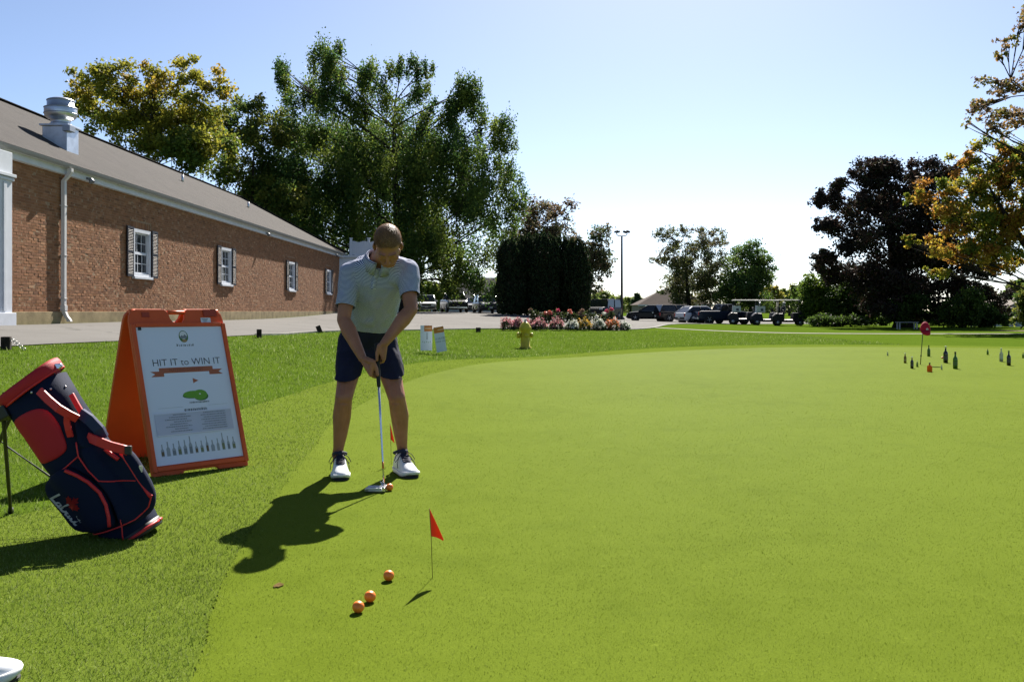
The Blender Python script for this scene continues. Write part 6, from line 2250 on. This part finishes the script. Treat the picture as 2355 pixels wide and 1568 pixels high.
# ------------------------------------------------------------------ golf carts
def golf_cart(px, py, D, yaw, label, colr, board):
    t = thing('golf_cart', label, 'golf cart', spot(px, py, D), yaw, 'golf carts at the edge of the lawn')
    g = G()
    g.loft([[Vector((sx * w, y, z)) for sx, z in ((-1, z0), (1, z0), (1, z1), (.7, z1 + .05), (-.7, z1 + .05), (-1, z1))] for y, w, z0, z1 in ((-1.2, .5, .38, .80), (-1.05, .60, .30, .92), (-.30, .60, .26, .90), (-.22, .60, .26, .42), (.38, .60, .26, .42), (.48, .60, .28, .84), (.95, .56, .34, .88), (1.2, .44, .40, .66))], True, False)
    g.build('body', colr, t, .02)
    g = G(); g.box((0, -.55, .86), (1.05, .5, .14)); g.build('seat', mat('cart_seat', (.02, .02, .02), .7), t, .04)
    g = G(); g.box((0, -.82, 1.12), (1.05, .12, .42), Matrix.Rotation(R(-10), 3, 'X')); g.build('backrest', mat('cart_seat', (.02, .02, .02), .7), t, .04)
    g = G(); g.box((0, -.15, 1.86), (1.22, 2.0, .05)); g.box((0, -.15, 1.90), (1.1, 1.85, .04)); g.build('roof', mat('cart_roof', (.42, .41, .37), .6), t, .02)
    for s in (-1, 1):
        g = G(); g.tube([(s * .52, .82, .7), (s * .54, .72, 1.85)], .022, 6); g.build('post', M_TRIM, t)
        g = G(); g.tube([(s * .52, -.95, .75), (s * .54, -.98, 1.85)], .022, 6); g.build('post', M_TRIM, t)
    g = G(); g.tube([(.24, .55, .7), (.24, .25, 1.02)], .02, 6); g.tube([(.24 + .17 * math.cos(u), .25 + .1 * math.sin(u), 1.02 + .14 * math.sin(u)) for u in [2 * math.pi * k / 14 for k in range(15)]], .014, 6); g.build('steering_wheel', M_TRIM, t)
    if board:
        g = G(); g.box((0, .80, 1.2), (.98, .02, .58), Matrix.Rotation(R(6), 3, 'X')); g.box((-.56, .55, 1.20), (.02, .62, .46)); wsc = g.build('score_board', mat('cart_board', (.52, .54, .55), .6), t)
        g = G(); g.box((-.573, .48, 1.15), (.004, .2, .2)); g.build('emblem', mat('cart_emblem', (.05, .07, .09), .6), wsc)
    else:
        g = G(); g.box((0, .78, 1.28), (1.0, .012, .95)); g.build('windshield', mat('cart_screen', (.2, .22, .22), .1, spec=.6, transl=.6), t)
    for k in (-1, 1):
        b0 = Vector((k * .24, -1.12, .55))
        g = G(); g.tube([b0, b0 + Vector((0, -.1, .85))], [.11, .13], 10); bg_ = g.build('bag', mat('cart_bag', (.05, .05, .06), .7), t)
        for q in range(4):
            g = G(); g.tube([b0 + Vector((.05 * (q - 1.5), -.1, .8)), b0 + Vector((.07 * (q - 1.5), -.14, 1.08 + .04 * q))], .012, 5); g.ell(b0 + Vector((.07 * (q - 1.5), -.15, 1.1 + .04 * q)), (.03, .04, .025), None, 8, 6); g.build('club', M_RIM, bg_)
    for s in (-1, 1):
        for yy in (-.78, .82):
            c = Vector((s * .5, yy, .23)); M = Matrix.Translation(c) @ Matrix.Rotation(R(90) * s, 4, 'Y')
            g = G(); g.lathe([(.12, -.08), (.21, -.08), (.23, -.05), (.23, .06), (.21, .09), (.13, .09)], 18, M); wh = g.build('wheel', M_TYRE, t)
            g = G(); g.lathe([(.13, .07), (.13, .095), (.03, .10)], 14, M); g.build('rim', M_RIM, wh)
        g = G(); g.box((s * .32, 1.10, .60), (.16, .06, .08)); g.build('headlight', M_LAMPW, t)
    return t


golf_cart(1709, 746, 73, R(82), 'golf cart with white board, leftmost of the three carts', paint('cart_dark', (.022, .023, .03)), True)
golf_cart(1764, 748, 71, R(86), 'middle golf cart with white board and bags behind', paint('cart_navy', (.016, .018, .035)), True)
golf_cart(1813, 750, 69, R(84), 'rightmost golf cart with clear windshield, nearest the shrubs', paint('cart_black', (.014, .014, .016)), False)

# ------------------------------------------------------------------ houses beyond, bench, bare patches, the other player's shoe
M_SIDE = mat('siding_pale', (.34, .34, .34), .8, var=.08, vs_=1.2)


def house(name, label, px0, px1, D, eave, ridge, wallm, roofm, hip, base_z=None, depth=9.0, gable=False):
    x0, x1 = P(px0, 700, D).x, P(px1, 700, D).x
    cx_ = (x0 + x1) / 2
    zb_ = H(cx_, D) if base_z is None else base_z
    t = thing(name, label, 'house', (cx_, D, zb_))
    ze, zr = P(0, eave, D).z - zb_, P(0, ridge, D).z - zb_
    hw = (x1 - x0) / 2
    g = G(); g.box((0, depth / 2, ze / 2 - .3), (2 * hw - .8, depth, ze + .6)); g.build('wall', wallm, t)
    g = G()
    if gable:
        v = [(-hw, -.5, ze), (hw, -.5, ze), (hw, depth + .5, ze), (-hw, depth + .5, ze), (0, -.5, zr), (0, depth + .5, zr)]
        g.add(v, [(0, 4, 5, 3), (1, 2, 5, 4), (0, 1, 4), (3, 5, 2), (0, 3, 2, 1)])
    else:
        v = [(-hw, -.5, ze), (hw, -.5, ze), (hw, depth + .5, ze), (-hw, depth + .5, ze), (-hw + hip, depth / 2, zr), (hw - hip, depth / 2, zr)]
        g.add(v, [(0, 1, 5, 4), (2, 3, 4, 5), (1, 2, 5), (3, 0, 4), (0, 3, 2, 1)])
    rf = g.build('roof', roofm, t)
    g = G(); g.box((0, -.52, ze - .09), (2 * hw, .06, .2)); g.build('fascia', M_WHITE, rf)
    for k in range(3):
        xx = (-.55 + .55 * k) * hw
        g = G(); g.box((xx, -.01, ze * .55), (1.2, .08, 1.3)); wn = g.build('window', M_WHITE, t)
        for a in (-1, 1):
            g = G(); g.box((xx + a * .28, -.06, ze * .55), (.48, .03, 1.1)); g.build('pane', M_GLASS, wn)
    return t


house('house', 'low grey roofed house behind the parked pickup', 985, 1190, 140, 689, 636, M_SIDE, mat('grey_roof', (.10, .095, .09), .95, spec=.1, var=.1, vs_=1), 3.2)
house('house', 'brown hip roofed house behind the black hatchback', 1466, 1640, 190, 701, 664, mat('tan_wall', (.16, .13, .1), .9), mat('brown_roof', (.05, .036, .030), .95, spec=.1, var=.12, vs_=1), 6.0, None, 12)
hz_ = house('house', 'pale gabled house at the right edge beyond the trees', 2297, 2420, 112, 712, 684, mat('white_siding2', (.36, .37, .4), .8), mat('weathered_roof', (.17, .15, .13), .95, spec=.1), 1.5, -1.35, 8, True)
g = G(); g.add([(-3.6, -1.6, 2.0), (-1.2, -1.6, 2.0), (-2.4, -1.6, 2.9), (-3.6, .4, 2.0), (-1.2, .4, 2.0), (-2.4, .4, 2.9)], [(0, 1, 2), (3, 5, 4), (0, 2, 5, 3), (1, 4, 5, 2), (0, 3, 4, 1)]); g.build('porch_roof', mat('weathered_roof', (.17, .15, .13), .95), hz_)
for xx in (-3.4, -1.4):
    g = G(); g.box((xx, -1.5, 1.0), (.16, .16, 2.0)); g.build('porch_post', M_WHITE, hz_)

bp_ = ground_at(2086, 757)
bn = thing('garden_bench', 'low white slatted bench in the shade under the black maple', 'bench', bp_, .1)
for k in range(4):
    g = G(); g.box((0, -.14 + k * .095, .40), (1.25, .07, .03)); g.build('slat', mat('bench_paint', (.3, .31, .32), .7), bn)
for s in (-1, 1):
    for yy in (-.14, .14):
        g = G(); g.box((s * .52, yy, .19), (.06, .06, .38)); g.build('leg', mat('bench_paint', (.3, .31, .32), .7), bn)

for px, py, rx, ry, c in ((640, 1352, .018, .03, (.10, .07, .03)), (1943, 863, .02, .03, (.06, .05, .02))):
    b_ = ground_at(px, py)
    pts = [(b_.x + rx * math.cos(a) * random.uniform(.7, 1.2), b_.y + ry * math.sin(a) * random.uniform(.7, 1.2)) for a in [2 * math.pi * k / 12 for k in range(12)]]
    g = G(); g.add([(x, y, H(x, y) + (.0135 if px > 600 else .007)) for x, y in pts], [tuple(range(12))])
    tag(g.build('bare_patch', mat('patch_%d' % px, c, .95, spec=0, var=.35, vs_=60)), kind='structure')

sp_ = P(50, 1535, 2257.5 / (1545 - 715)); sp_.z = H(sp_.x, sp_.y) + .004
other = thing('shoe', 'white shoe tip of someone standing outside the lower left corner', 'shoe', sp_)
shoe(other, sp_, R(-52), sp_, 'upper')
